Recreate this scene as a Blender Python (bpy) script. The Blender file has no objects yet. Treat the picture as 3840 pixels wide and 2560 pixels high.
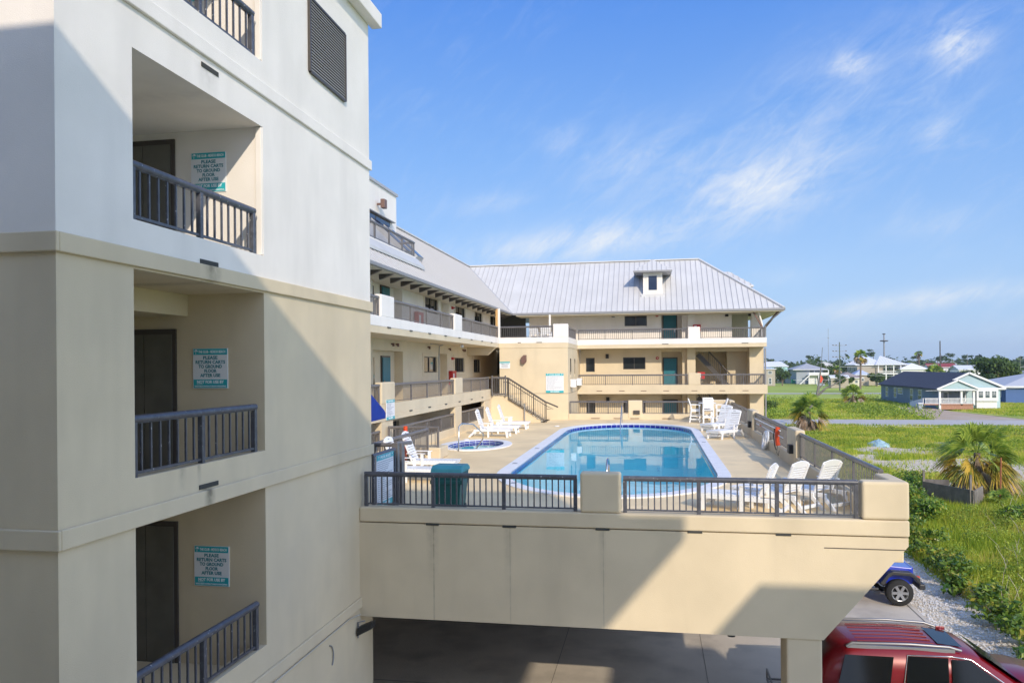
SUN_E, SKY_S, EXPO = 2.45, .13, .50
HAZE = 0.00018
import bpy, bmesh, math, random
import numpy as np
from mathutils import Vector, Matrix
random.seed(7); rng = np.random.default_rng(11)
S = bpy.context.scene
C = S.collection
GZ = -7.4          # parking and lot level (camera height = 0)
DK = -3.05         # pool deck level
V = Vector

# ------------------------------------------------------------------ helpers
def tag(o, label=None, cat=None, group=None, kind=None):
    if label: o['label'] = label
    if cat: o['category'] = cat
    if group: o['group'] = group
    if kind: o['kind'] = kind
    return o

def empty(name, loc=(0, 0, 0), rz=0, label=None, cat=None, group=None):
    o = bpy.data.objects.new(name, None); C.objects.link(o)
    o.location = loc; o.rotation_euler = (0, 0, rz); o.empty_display_size = .2
    return tag(o, label, cat, group)

class MB:
    def __init__(s): s.v = []; s.f = []; s.m = []; s.sm = []
    def add(s, vs, fs, mi=0, smooth=False):
        n = len(s.v); s.v += [tuple(p) for p in vs]
        for f in fs: s.f.append([i + n for i in f]); s.m.append(mi); s.sm.append(smooth)
        return s
    def box(s, x0, x1, y0, y1, z0, z1, mi=0):
        if x0 > x1: x0, x1 = x1, x0
        if y0 > y1: y0, y1 = y1, y0
        if z0 > z1: z0, z1 = z1, z0
        vs = [(x, y, z) for z in (z0, z1) for y in (y0, y1) for x in (x0, x1)]
        return s.add(vs, [(0, 2, 3, 1), (4, 5, 7, 6), (0, 1, 5, 4), (2, 6, 7, 3), (0, 4, 6, 2), (1, 3, 7, 5)], mi)
    def obox(s, p0, p1, w, h, up=(0, 0, 1), mi=0):
        "bar of width w, height h from p0 to p1"
        p0 = V(p0); p1 = V(p1); d = (p1 - p0).normalized(); up = V(up)
        a = d.cross(up)
        if a.length < 1e-4: a = V((1, 0, 0))
        a = a.normalized() * w / 2; b = a.cross(d).normalized() * h / 2
        vs = []
        for p in (p0, p1): vs += [p - a - b, p + a - b, p + a + b, p - a + b]
        return s.add(vs, [(3, 2, 1, 0), (4, 5, 6, 7), (0, 1, 5, 4), (1, 2, 6, 5), (2, 3, 7, 6), (3, 0, 4, 7)], mi)
    def tube(s, pts, r, n=8, mi=0, r2=None, caps=True, closed=False):
        pts = [V(p) for p in pts]; m = len(pts); vs = []; fs = []
        prev = None
        for i, p in enumerate(pts):
            if closed: d = pts[(i + 1) % m] - pts[i - 1]
            else: d = pts[min(i + 1, m - 1)] - pts[max(i - 1, 0)]
            d.normalize()
            if prev is None:
                a = d.cross(V((0, 0, 1)))
                if a.length < 1e-3: a = d.cross(V((1, 0, 0)))
            else: a = prev - d * prev.dot(d)
            a.normalize(); prev = a; b = d.cross(a)
            rr = r if r2 is None else r + (r2 - r) * i / (m - 1)
            for k in range(n):
                t = 2 * math.pi * k / n
                vs.append(p + (a * math.cos(t) + b * math.sin(t)) * rr)
        for i in range(m if closed else m - 1):
            j = (i + 1) % m
            for k in range(n):
                k2 = (k + 1) % n
                fs.append((i * n + k, i * n + k2, j * n + k2, j * n + k))
        s.add(vs, fs, mi, True)
        if caps and not closed:
            s.add(vs[:n], [tuple(range(n))[::-1]], mi); s.add(vs[-n:], [tuple(range(n))], mi)
        return s
    def prism(s, poly, axis, a, b, mi=0):
        "poly = list of 2-D points in the two other axes (cyclic order y,z / x,z / x,y)"
        n = len(poly)
        def P(p, t):
            return {'x': (t, p[0], p[1]), 'y': (p[0], t, p[1]), 'z': (p[0], p[1], t)}[axis]
        vs = [P(p, a) for p in poly] + [P(p, b) for p in poly]
        fs = [tuple(range(n)), tuple(range(2 * n - 1, n - 1, -1))] + [(i, i + n, (i + 1) % n + n, (i + 1) % n) for i in range(n)]
        return s.add(vs, fs, mi)
    def quad(s, *p, mi=0): return s.add(p, [tuple(range(len(p)))], mi)
    def lathe(s, prof, c=(0, 0, 0), n=16, mi=0):
        vs = []; fs = []
        for r, z in prof:
            for k in range(n):
                t = 2 * math.pi * k / n; vs.append((c[0] + r * math.cos(t), c[1] + r * math.sin(t), c[2] + z))
        for i in range(len(prof) - 1):
            for k in range(n):
                k2 = (k + 1) % n; fs.append((i * n + k, i * n + k2, (i + 1) * n + k2, (i + 1) * n + k))
        return s.add(vs, fs, mi, True)
    def build(s, name, mats, parent=None, bevel=0, seg=2, fixn=True):
        me = bpy.data.meshes.new(name); me.from_pydata(s.v, [], s.f)
        if not isinstance(mats, (list, tuple)): mats = [mats]
        for m in mats: me.materials.append(m)
        me.polygons.foreach_set('material_index', s.m); me.polygons.foreach_set('use_smooth', s.sm)
        if fixn:
            bm = bmesh.new(); bm.from_mesh(me); bmesh.ops.recalc_face_normals(bm, faces=bm.faces); bm.to_mesh(me); bm.free()
        o = bpy.data.objects.new(name, me); C.objects.link(o)
        if parent is not None: o.parent = parent
        if bevel:
            b = o.modifiers.new('bevel', 'BEVEL'); b.width = bevel; b.segments = seg; b.limit_method = 'ANGLE'; b.angle_limit = .7
        return o

def children(o): return [c for c in bpy.data.objects if c.parent == o]
def copy_tree(o, parent=None, kids=None):
    if kids is None:
        kids = {}
        for c in bpy.data.objects:
            if c.parent: kids.setdefault(c.parent.name, []).append(c)
    c = o.copy(); C.objects.link(c)
    if parent is not None: c.parent = parent
    for ch in kids.get(o.name, []): copy_tree(ch, c, kids)
    return c

# ------------------------------------------------------------------ materials
def mat(name, col, rough=.8, metal=0., spec=.5, var=0., vscale=3., bump=0., bscale=40., coat=0., alpha=None, streaks=None, dirt=None, noise2=None):
    m = bpy.data.materials.new(name); m.use_nodes = True; nt = m.node_tree; N = nt.nodes; L = nt.links
    b = N['Principled BSDF']; b.inputs['Roughness'].default_value = rough; b.inputs['Metallic'].default_value = metal
    b.inputs['Specular IOR Level'].default_value = spec; b.inputs['Coat Weight'].default_value = coat; b.inputs['Coat Roughness'].default_value = .05
    b.inputs['Base Color'].default_value = (*col, 1)
    cur = None
    g = N.new('ShaderNodeNewGeometry')
    def rgb(c):
        n = N.new('ShaderNodeRGB'); n.outputs[0].default_value = (*c, 1); return n.outputs[0]
    def mix(fac, a, bb, mode='MIX'):
        n = N.new('ShaderNodeMix'); n.data_type = 'RGBA'; n.blend_type = mode
        if isinstance(fac, float): n.inputs[0].default_value = fac
        else: L.new(fac, n.inputs[0])
        for s_, i in ((a, 6), (bb, 7)):
            if isinstance(s_, tuple): n.inputs[i].default_value = (*s_, 1)
            else: L.new(s_, n.inputs[i])
        return n.outputs[2]
    def noise(scale, det=4, vec=None, lo=.35, hi=.65, rough_=.55):
        n = N.new('ShaderNodeTexNoise'); n.inputs['Scale'].default_value = scale; n.inputs['Detail'].default_value = det; n.inputs['Roughness'].default_value = rough_
        L.new(vec or g.outputs['Position'], n.inputs['Vector'])
        r = N.new('ShaderNodeMapRange'); r.inputs['From Min'].default_value = lo; r.inputs['From Max'].default_value = hi
        L.new(n.outputs['Fac'], r.inputs['Value']); return r.outputs[0]
    if var:
        cur = mix(noise(vscale), tuple(c * (1 - var) for c in col), tuple(min(1, c * (1 + var)) for c in col))
    if noise2:
        c2, sc, lo, hi = noise2
        cur = mix(noise(sc, 5, None, lo, hi), cur if cur is not None else col, c2)
    if streaks:   # vertical run-off stains: noise stretched along z
        mp = N.new('ShaderNodeMapping'); mp.inputs['Scale'].default_value = (streaks[1], streaks[1], .25); L.new(g.outputs['Position'], mp.inputs['Vector'])
        cur = mix(noise(1., 3, mp.outputs[0], .5, .85), cur if cur is not None else col, tuple(c * (1 - streaks[0]) for c in col))
    if dirt:      # list of (axis, pos, halfwidth, ztop, zbot, strength): stains below drain slots
        sx = N.new('ShaderNodeSeparateXYZ'); L.new(g.outputs['Position'], sx.inputs[0])
        tot = None
        for ax, pos, hw, zt, zb, st in dirt:
            def M(op, a, b_=None, c_=None):
                n = N.new('ShaderNodeMath'); n.operation = op
                for i, q in enumerate((a, b_, c_)):
                    if q is None: continue
                    if isinstance(q, (int, float)): n.inputs[i].default_value = q
                    else: L.new(q, n.inputs[i])
                return n.outputs[0]
            d = M('ABSOLUTE', M('SUBTRACT', sx.outputs[ax], pos))
            r1 = N.new('ShaderNodeMapRange'); r1.inputs['From Min'].default_value = hw; r1.inputs['From Max'].default_value = hw * .15; L.new(d, r1.inputs['Value'])
            r2 = N.new('ShaderNodeMapRange'); r2.inputs['From Min'].default_value = zb; r2.inputs['From Max'].default_value = zt; L.new(sx.outputs[2], r2.inputs['Value'])
            r3 = M('LESS_THAN', sx.outputs[2], zt)
            k = M('MULTIPLY', M('MULTIPLY', r1.outputs[0], r2.outputs[0]), M('MULTIPLY', r3, st))
            tot = k if tot is None else M('MAXIMUM', tot, k)
        mul = M('MULTIPLY', tot, noise(9., 4, None, .1, .6))
        cur = mix(mul, cur if cur is not None else col, tuple(c * .25 for c in col))
    if cur is not None: L.new(cur, b.inputs['Base Color'])
    if bump:
        n = N.new('ShaderNodeTexNoise'); n.inputs['Scale'].default_value = bscale; n.inputs['Detail'].default_value = 5; L.new(g.outputs['Position'], n.inputs['Vector'])
        bp = N.new('ShaderNodeBump'); bp.inputs['Strength'].default_value = bump; bp.inputs['Distance'].default_value = .02
        L.new(n.outputs['Fac'], bp.inputs['Height']); L.new(bp.outputs[0], b.inputs['Normal'])
    return m

WHITE = (.84, .79, .73); BEIGE = (.68, .57, .395)
m_white = mat('stucco_white', WHITE, .92, var=.03, vscale=1.2, bump=.25, bscale=60, streaks=(.10, 1.6))
m_beige = mat('stucco_beige', BEIGE, .92, var=.035, vscale=1.1, bump=.35, bscale=60, streaks=(.10, 1.5))
m_towerw = mat('stucco_tower_white', WHITE, .92, var=.03, vscale=1.2, bump=.22, bscale=110, streaks=(.14, 1.2), noise2=((.76, .72, .66), .45, .45, .75), dirt=[(1, 9.2, .32, 3.92, 3.3, .35), (1, 9.2, .3, 4.0, 3.2, .2)])
m_towerb = mat('stucco_tower_beige', BEIGE, .92, var=.04, vscale=1.1, bump=.22, bscale=110, streaks=(.18, 1.1), noise2=((.60, .51, .37), .5, .45, .75), dirt=[(1, 9.22, .24, 1.38, .9, .8), (1, 9.12, .14, -1.5, -2.0, 1.), (1, 8.6, .1, -1.2, -1.5, .4), (1, 8.95, .06, -1.2, -1.5, .5)])
m_bridge = mat('stucco_bridge', BEIGE, .92, var=.06, vscale=.7, bump=.22, bscale=90, streaks=(.17, 1.), dirt=[(0, -4.19, .14, -3.0, -4.4, .35), (0, -4.17, .022, -3.0, -6.5, .75), (0, -2.72, .10, -3.0, -4.4, .28), (0, -2.68, .018, -3.0, -6.5, .5), (0, -.95, .09, -3.0, -4.3, .22), (0, -.93, .016, -3.0, -6.5, .5)])
m_deck = mat('deck_coating', (.88, .69, .41), .75, var=.08, vscale=.8, bump=.25, bscale=30, noise2=((.74, .57, .33), .35, .45, .75))
m_ceil = mat('soffit_paint', (.60, .55, .44), .9, var=.03)
m_dark = mat('recess_dark', (.05, .05, .045), .8)
m_elev = mat('elevator_steel', (.15, .145, .125), .35, metal=.3, var=.1)
m_frame = mat('bronze_frame', (.07, .06, .052), .4)
m_rail = mat('railing_paint', (.135, .128, .13), .33, var=.12, vscale=8)
m_railn = mat('railing_paint_worn', (.085, .088, .105), .3, var=.2, vscale=10, noise2=((.45, .45, .45), 26., .66, .70))
m_glass = mat('dark_glass', (.02, .025, .028), .05, spec=.8)
m_blueglass = mat('tinted_glass', (.02, .03, .07), .04, spec=1.)
m_teal = mat('teal_door', (.012, .16, .21), .45, var=.05)
m_roof = mat('galvalume_roof', (.60, .59, .575), .5, metal=.0, var=.05, vscale=.7)
m_roofseam = mat('roof_seam', (.46, .46, .47), .5, metal=.2)
m_gutter = mat('gutter_grey', (.27, .27, .28), .5)
m_brown = mat('fixture_brown', (.16, .09, .07), .5)
m_black = mat('black_plastic', (.02, .02, .02), .5)
m_red = mat('red_paint', (.5, .02, .02), .4)
m_plast = mat('white_lumber', (.86, .86, .86), .45, var=.02)
m_signw = mat('sign_white', (.80, .82, .85), .35)
m_signt = mat('sign_teal', (.03, .42, .48), .35)
m_signtd = mat('sign_teal_letter', (.01, .22, .28), .4)
m_letterw = mat('letter_white', (.85, .9, .92), .4)
m_greyl = mat('letter_grey', (.30, .33, .38), .5)
m_navy = mat('letter_navy', (.02, .02, .05), .5)
m_coping = mat('coping_white', (.80, .80, .82), .7, var=.05, vscale=3, bump=.2, bscale=40)
m_tile = None
m_chrome = mat('stainless', (.6, .6, .6), .15, metal=1.)
m_wood = mat('warm_wood', (.60, .36, .14), .7, var=.1)
m_conc = mat('concrete_slab', (.60, .53, .44), .85, var=.08, vscale=.5, bump=.25, bscale=25, noise2=((.42, .37, .31), .9, .48, .75))
m_blue = mat('awning_canvas', (.005, .035, .30), .8, var=.1, vscale=6, bump=.1)
m_orange = mat('orange_plastic', (.68, .07, .015), .5)
m_binG = mat('bin_green', (.012, .10, .095), .45, var=.1)
m_binL = mat('bin_lid', (.06, .32, .36), .45, var=.1)
m_weath = mat('weathered_ply', (.20, .18, .16), .9, var=.25, vscale=2, streaks=(.4, 6.))

# ------------------------------------------------------------------ railing
def rail_seg(p0, p1, top, bot, mid=1, rt=.045, n_b=None, parent=None, m=None, name='railing', endposts=(True, True), pw=.055, bw=.018, low=None):
    """guard rail between two ground points p0,p1=(x,y); top tube at z=top, its bars end at z=bot. z may differ per end via tuples"""
    m = m or m_rail
    t0, t1 = top if isinstance(top, tuple) else (top, top); b0, b1 = bot if isinstance(bot, tuple) else (bot, bot)
    a = V((p0[0], p0[1], 0)); b = V((p1[0], p1[1], 0)); ln = (b - a).length; d = (b - a) / ln
    at = lambda s: a + (b - a) * s
    Z = lambda s, q0, q1: q0 + (q1 - q0) * s
    nb = MB()
    # bars + bottom rail + underrail
    def pt(s, q0, q1, dz=0): q = at(s); q.z = Z(s, q0, q1) + dz; return q
    nb.obox(pt(0, b0, b1, .05), pt(1, b0, b1, .05), .035, .03)
    nb.obox(pt(0, t0, t1, -.085), pt(1, t0, t1, -.085), .045, .025)
    seg = mid + 1
    per = n_b if n_b is not None else max(2, round(ln / seg / .125) - 1)
    for j in range(seg):
        for k in range(per):
            s = (j + (k + 1) / (per + 1)) / seg
            q0 = pt(s, b0, b1, .06); q1 = pt(s, t0, t1, -.09)
            nb.box(q0.x - bw / 2, q0.x + bw / 2, q0.y - bw / 2, q0.y + bw / 2, q0.z, q1.z)
    o = nb.build(name, m, parent)
    mt = MB(); mt.tube([pt(0, t0, t1, -rt), pt(1, t0, t1, -rt)], rt, 10)
    mt.build('top_rail', m, o)
    for j in range(seg + 1):
        if j == 0 and not endposts[0] or j == seg and not endposts[1]: continue
        s = j / seg; s = min(max(s, .03 / ln), 1 - .03 / ln)
        q0 = pt(s, b0, b1, -.02); q1 = pt(s, t0, t1, -.07)
        MB().box(q0.x - pw / 2, q0.x + pw / 2, q0.y - pw / 2, q0.y + pw / 2, q0.z, q1.z).build('post', m, o, bevel=.006, seg=1)
    return o

# ------------------------------------------------------------------ text
def text_mesh(body, size, mt, parent, loc, rot, bold=.0, name='lettering', width=None, align='CENTER'):
    cu = bpy.data.curves.new('t', 'FONT'); cu.body = body; cu.size = size; cu.align_x = align; cu.align_y = 'CENTER'; cu.resolution_u = 2
    cu.offset = bold * size; cu.extrude = .0015
    o = bpy.data.objects.new('t', cu); C.objects.link(o)
    bpy.context.view_layer.update()
    dg = bpy.context.evaluated_depsgraph_get()
    me = bpy.data.meshes.new_from_object(o.evaluated_get(dg)); bpy.data.objects.remove(o); bpy.data.curves.remove(cu)
    xs = [v.co.x for v in me.vertices]
    if width and xs:
        k = width / (max(xs) - min(xs))
        for v in me.vertices: v.co.x *= k
    me.materials.clear(); me.materials.append(mt); me.name = name
    r = bpy.data.objects.new(name, me); C.objects.link(r); r.parent = parent; r.location = loc; r.rotation_euler = rot
    return r

RX = math.pi / 2
def palm_mark(mb, x, z, s, y=-.004, mi=0):
    "little palm emblem: trunk and fronds, flat, facing -y"
    mb.quad((x - .08 * s, y, z - .5 * s), (x + .02 * s, y, z - .5 * s), (x + .07 * s, y, z + .15 * s), (x - .0 * s, y, z + .15 * s), mi=mi)
    for a in (-10, 25, 60, 110, 150, 190):
        t = math.radians(a); e = (x + .03 * s + .48 * s * math.cos(t), z + .15 * s + .35 * s * math.sin(t) - .1 * s)
        mb.quad((x + .03 * s, y, z + .12 * s), (x + .03 * s + .25 * s * math.cos(t - .25), y, z + .18 * s + .25 * s * math.sin(t - .25)), (e[0], y, e[1]), (x + .03 * s + .25 * s * math.cos(t + .3), y, z + .2 * s + .28 * s * math.sin(t + .3)), mi=mi)
def lines(mb, x0, x1, z0, z1, n, th=.35, ragged=True, y=-.004, mi=0, words=True, seed=1):
    rr = random.Random(seed)
    for i in range(n):
        z = z1 + (z0 - z1) * (i + .5) / n; h = abs(z1 - z0) / n * th
        xe = x0 + (x1 - x0) * (rr.uniform(.45, 1) if ragged else 1); x = x0
        while x < xe:
            w = (x1 - x0) * rr.uniform(.04, .12); e = min(x + w, xe)
            mb.quad((x, y, z - h / 2), (e, y, z - h / 2), (e, y, z + h / 2), (x, y, z + h / 2), mi=mi); x = e + (x1 - x0) * .02

def cart_sign(x, y, z, label, dim=1.):
    "0.58 x 0.6 sign, facing -y, centre at (x,y,z)"
    w, h = .57, .60
    r = empty('wall_sign', (x, y, z), 0, label, 'sign', 'return carts signs')
    MB().box(-w / 2, w / 2, 0, .012, -h / 2, h / 2).build('sign_board', m_signw, r)
    t = MB(); t.box(-w / 2 + .01, w / 2 - .01, -.003, 0, h / 2 - .095, h / 2 - .005); t.build('header_band', m_signt, r)
    t = MB(); t.box(-w / 2 + .01, w / 2 - .01, -.003, 0, -h / 2 + .008, -h / 2 + .135); t.build('footer_band', m_signt, r)
    e = MB(); palm_mark(e, -.235, .25, .075, y=-.0045); e.build('palm_emblem', m_letterw, r)
    text_mesh('THE CLUB - MEXICO BEACH', .055, m_letterw, r, (.03, -.004, .248), (RX, 0, 0), .02, width=.44)
    for s_, zz, ww in (('PLEASE', .158, .235), ('RETURN CARTS', .092, .485), ('TO GROUND', .026, .385), ('FLOOR', -.040, .20), ('AFTER USE', -.106, .33)):
        text_mesh(s_, .068, m_signtd, r, (0, -.001, zz), (RX, 0, 0), .03, width=ww)
    text_mesh('NOT FOR USE BY', .062, m_letterw, r, (0, -.004, -.205), (RX, 0, 0), .03, width=.44)
    MB().box(-.22, -.125, -.004, -.002, -.241, -.236).build('underline', m_letterw, r)
    text_mesh('VENDORS/CONTRACTORS/HOUSEKEEPING', .032, m_letterw, r, (0, -.004, -.268), (RX, 0, 0), .01, width=.52)
    return r
# ================================================================== TOWER
TX = -5.67; TY0, TY1 = 6.58, 15.05; OY0, OY1 = 7.72, 10.65; TB = -14.
tower = empty('apartment_tower', (TX, TY0, GZ), 0, 'white and beige stucco tower with stacked open landings, filling the left side', 'building')
tower_inv = (-TX, -TY0, -GZ)
def T(mb, name, m, bevel=0, parent=tower):
    o = mb.build(name, m, parent, bevel=bevel)
    if parent is tower: o.location = tower_inv
    return o
# solid shafts either side of the landings
T(MB().box(TB, TX, TY0, OY0, GZ, 1.25).box(TB, TX, OY1, TY1, GZ, 1.25)
  .box(TB, TX - .2, OY0, OY1, 1.13, 1.25).box(TX - .2, TX, OY0, OY1, 1.13, 1.25)
  .box(TX - .2, TX, OY0, OY1, -1.75, -1.2).box(TB, TX - .2, OY0, OY1, -1.75, -1.55)
  .box(TX - .2, TX, OY0, OY1, -4.63, -4.08).box(TB, TX - .2, OY0, OY1, -4.63, -4.43)
  .box(TX - .2, TX, OY0, OY1, GZ, -4.63)
  .box(-9.2, -9.0, OY0, OY1, GZ, 1.13).box(-8.9, TX - 1.24, OY0, OY1, .81, 1.129), 'wall_lower', m_towerb)
T(MB().box(TB, TX, TY0, OY0, 1.25, 9.6).box(TB, TX, OY1, TY1, 1.25, 9.6)
  .box(TX - .2, TX, OY0, OY1, 1.25, 1.68).box(TB, TX - .2, OY0, OY1, 1.25, 1.32)
  .box(TX - .2, TX, OY0, OY1, 3.59, 4.56).box(TB, TX - .2, OY0, OY1, 3.59, 4.2)
  .box(TX - .2, TX, OY0, OY1, 6.47, 9.6).box(TB, TX - .2, OY0, OY1, 6.47, 7.05)
  .box(-9.2, -9.0, OY0, OY1, 1.32, 6.47), 'wall_upper', m_towerw)
def belt(z0, z1, pr, m):
    b = MB(); y0 = TY0 - pr; x1 = TX + pr
    b.box(TB, x1, y0, TY0, z0, z1); b.box(TX, x1, TY0, TY1 + pr, z0, z1)
    b.prism([(TY0, z1), (TY0, z1 + .0), (TY1 + pr, z1)], 'x', TX, TX + .001) if 0 else None
    return T(b, 'belt_course', m, bevel=.012)
belt(4.04, 4.235, .045, m_towerw); belt(1.155, 1.35, .045, m_towerb); belt(-1.74, -1.54, .045, m_towerb); belt(-4.66, -4.46, .045, m_towerb)
T(MB().box(TB, TX + .22, TY0 - .22, TY0, 7.0, 7.3).box(TX, TX + .22, TY0, TY1 + .22, 7.0, 7.3), 'cornice', m_towerw, .02)
# jamb returns on the far side of the landings
for z0, z1 in ((1.69, 3.58), (4.57, 6.46)):
    T(MB().box(TX - .10, TX - .003, OY1 - .04, OY1 - .001, z0, z1), 'jamb_trim', m_towerw, .01)
# louvred vent
vb = MB(); vy0, vy1, vz0, vz1 = 12.23, 13.76, 5.01, 6.26
vb.box(TX + .002, TX + .05, vy0 - .02, vy0 + .02, vz0, vz1); vb.box(TX + .002, TX + .05, vy1 - .02, vy1 + .02, vz0, vz1)
vb.box(TX + .002, TX + .05, vy0 + .02, vy1 - .02, vz0 - .02, vz0 + .02); vb.box(TX + .002, TX + .05, vy0 + .02, vy1 - .02, vz1 - .02, vz1 + .02)
vent = T(vb, 'louver_vent', m_frame)
sl = MB()
for i in range(24):
    z = vz0 + .03 + i * (vz1 - vz0 - .04) / 24
    sl.obox((TX + .03, vy0 + .02, z + .02), (TX + .03, vy1 - .02, z + .02), .042, .008, up=(1, 0, .45))
sl.build('louver_blades', mat('louver_grey', (.26, .25, .24), .7), vent)
MB().box(TX + .001, TX + .006, vy0, vy1, vz0, vz1).build('backing', m_dark, vent)
# drain slots
for y0, y1, z in ((9.06, 9.46, 3.92), (9.0, 9.42, 1.385), (8.94, 9.38, -1.49)):
    T(MB().box(TX + (.046 if z < 1.36 and z > -1.54 and 0 else .002), TX + .012, y0, y1, z - .03, z + .03), 'drain_slot', m_dark, .008)
# lift / stair doors in the landings
for zf, dz in ((4.2, 2.15), (1.32, 2.17), (-1.55, 2.17), (-4.43, 2.14)):
    fr = T(MB().box(-8.2, -7.10, OY1 - .03, OY1, zf, zf + dz), 'door_frame', m_frame)
    MB().box(-8.1, -7.63, OY1 - .045, OY1 - .03, zf, zf + dz - .08).box(-7.62, -7.16, OY1 - .045, OY1 - .03, zf, zf + dz - .08).build('door_leaf', m_elev, fr)
# landing railings
for zb, zt in ((4.56, 5.24), (1.68, 2.36), (-1.2, -.50), (-4.08, -3.38)):
    o = rail_seg((TX - .06, OY0 + .02), (TX - .06, OY1 - .18), zt, zb, mid=1, n_b=7, parent=tower, m=m_railn, rt=.05, pw=.07, bw=.024)
    o.location = tower_inv
# conduit, pipe loop and camera at the corner
cd = MB(); cd.tube([(TX + .02, 10.2, -4.72), (TX + .02, 13.75, -4.70), (TX + .03, 14.3, -4.78)], .012, 6); T(cd, 'conduit', mat('conduit_paint', (.55, .52, .46), .6))
lp = MB(); lp.tube([(TX + .02, 12.85 + .18 * math.sin(t), -5.1 + .22 * math.cos(t)) for t in np.linspace(.1, 2.4, 9)], .012, 6); T(lp, 'cable_loop', m_gutter)
fx = MB(); fx.tube([(TX + .01, 14.2, -4.85), (TX + .01, 14.28, -5.35)], .012, 6); fx.box(TX + .0, TX + .03, 14.15, 14.3, -5.35, -5.2)
fl = empty('flood_light', (TX + .02, 14.2, -5.1), 0, 'dark flood light on the tower corner under the bridge', 'light fitting')
MB().tube([(0, 0, -.1), (0, 0, .2), (.12, .05, .22)], .014, 6).build('bracket', m_gutter, fl)
MB().prism([(0, -.05), (.32, .12), (.32, .25), (.02, .12)], 'y', -.1, .1).build('lamp_body', m_black, fl, bevel=.02)
# signs in the landings (one thing each)
cart_sign(-6.545, OY1 - .014, 5.84, 'return carts sign in the topmost landing, cut by the photo top edge')
cart_sign(-6.545, OY1 - .014, 2.96, 'return carts sign crossed by a diagonal shadow edge, on the white part of the tower')
cart_sign(-6.54, OY1 - .014, .02, 'return carts sign in the shaded middle landing under the beige belt')
cart_sign(-6.545, OY1 - .014, -2.945, 'return carts sign in the lowest and darkest landing of the tower')

# ================================================================== BRIDGE / POOL DECK STRUCTURE
BY = 14.35; PX0, PX1 = -8.9, 4.33
bridge = empty('bridge_wall', (0, BY, DK), 0, 'beige stucco bridge wall with low parapet joining the tower to the pool deck corner', 'wall')
binv = (0, -BY, -DK)
def B(mb, name, m, bevel=0):
    o = mb.build(name, m, bridge, bevel=bevel, seg=3); o.location = binv; return o
B(MB().prism([(TX, -3.0), (4.31, -3.0), (4.31, -3.14), (2.91, -4.83), (TX, -4.83)], 'y', BY + .012, BY + .45), 'beam', m_bridge)
B(MB().box(TX, PX1, BY, BY + .30, -2.985, -2.70), 'parapet', m_bridge, .03)
B(MB().box(-1.35, -.60, BY - .004, BY + .31, -2.70, -1.96), 'pillar', m_bridge, .05)
B(MB().box(3.56, PX1 + .002, BY - .004, BY + .31, -2.695, -2.03), 'corner_pillar', m_bridge, .05)
B(MB().box(2.93, 4.30, BY + .006, BY + .012, -3.215, -3.20), 'shadow_groove', m_frame)
for i, x in enumerate((-4.19, -2.69, -.94, .72, 2.25)):
    B(MB().box(x - .13, x + .13, BY - .002, BY + .03, -3.02, -2.975), 'drain_slot', m_dark, .006)
B(MB().tube([(1.35, BY + .1, -4.83), (1.35, BY + .1, -4.87)], .07, 10), 'downlight', m_black)
col = empty('support_column', (2.6, BY + .3, GZ), 0, 'square beige column carrying the right end of the bridge', 'column')
MB().box(-.31, .29, -.27, .43, 0, -4.83 - GZ).build('shaft', m_bridge, col, bevel=.03)
# railings of the bridge
for a, b, lab in ((-5.6, -1.42, 'dark railing on the bridge left of its pillar'), (-.56, 3.52, 'dark railing on the bridge between its pillar and the right corner')):
    o = rail_seg((a, BY + .14), (b, BY + .14), -2.02, -2.70, mid=2, n_b=11, m=m_railn, rt=.05, pw=.07, bw=.024)
    tag(o, lab, 'railing', 'railings around the pool deck')
# deck slab with pool and spa openings
PCX, PRX = -1.18, 3.29; PYA, PYB = 22.5, 37.2; PRY = 4.5
def pool_loop(off=0., n=28):
    pts = []; rx = PRX - off; ry = PRY - off
    for k in range(n + 1):
        t = math.pi * k / n; pts.append((PCX + rx * math.cos(t), PYB + ry * math.sin(t)))
    for k in range(n + 1):
        t = math.pi + math.pi * k / n; pts.append((PCX + rx * math.cos(t), PYA + ry * math.sin(t)))
    return pts
SPX, SPY = -6.87, 29.75
def spa_loop(off=0., n=48):
    return [(SPX + (1.38 - off) * math.cos(2 * math.pi * k / n), SPY + (2.15 - off) * math.sin(2 * math.pi * k / n)) for k in range(n)]
def sheet_with_holes(name, outer, holes, z, m):
    bm = bmesh.new()
    for loop in [outer] + holes:
        vs = [bm.verts.new((x, y, z)) for x, y in loop]
        for i in range(len(vs)): bm.edges.new((vs[i], vs[(i + 1) % len(vs)]))
    bmesh.ops.triangle_fill(bm, use_beauty=True, use_dissolve=False, edges=bm.edges[:])
    for f in bm.faces:
        if f.normal.z < 0: f.normal_flip()
    me = bpy.data.meshes.new(name); bm.to_mesh(me); bm.free(); me.materials.append(m)
    o = bpy.data.objects.new(name, me); C.objects.link(o); return o
deck = sheet_with_holes('pool_deck', [(PX0 - .2, BY + .28), (4.1, BY + .28), (4.1, 45.0), (PX0 - .2, 45.0)], [pool_loop(.1), spa_loop(.1)], DK, m_deck)
tag(deck, kind='structure')
us = MB().box(PX0 - .2, 4.1, BY + .5, 17.5, -3.5, -3.2).box(PX0 - .2, 4.1, 42.2, 45, -3.5, -3.2).box(2.4, 4.1, 17.5, 42.2, -3.5, -3.2).box(PX0 - .2, -8.4, 17.5, 42.2, -3.5, -3.2).box(-5.4, -4.6, 17.5, 42.2, -3.5, -3.2).box(-8.4, -5.4, 17.5, 27.4, -3.5, -3.2).box(-8.4, -5.4, 32.1, 42.2, -3.5, -3.2).box(-8.4, 2.4, 17.5, 42.2, -5.3, -5.15).build('deck_underside', mat('raw_concrete', (.25, .24, .22), .9)); tag(us, kind='structure')

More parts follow.
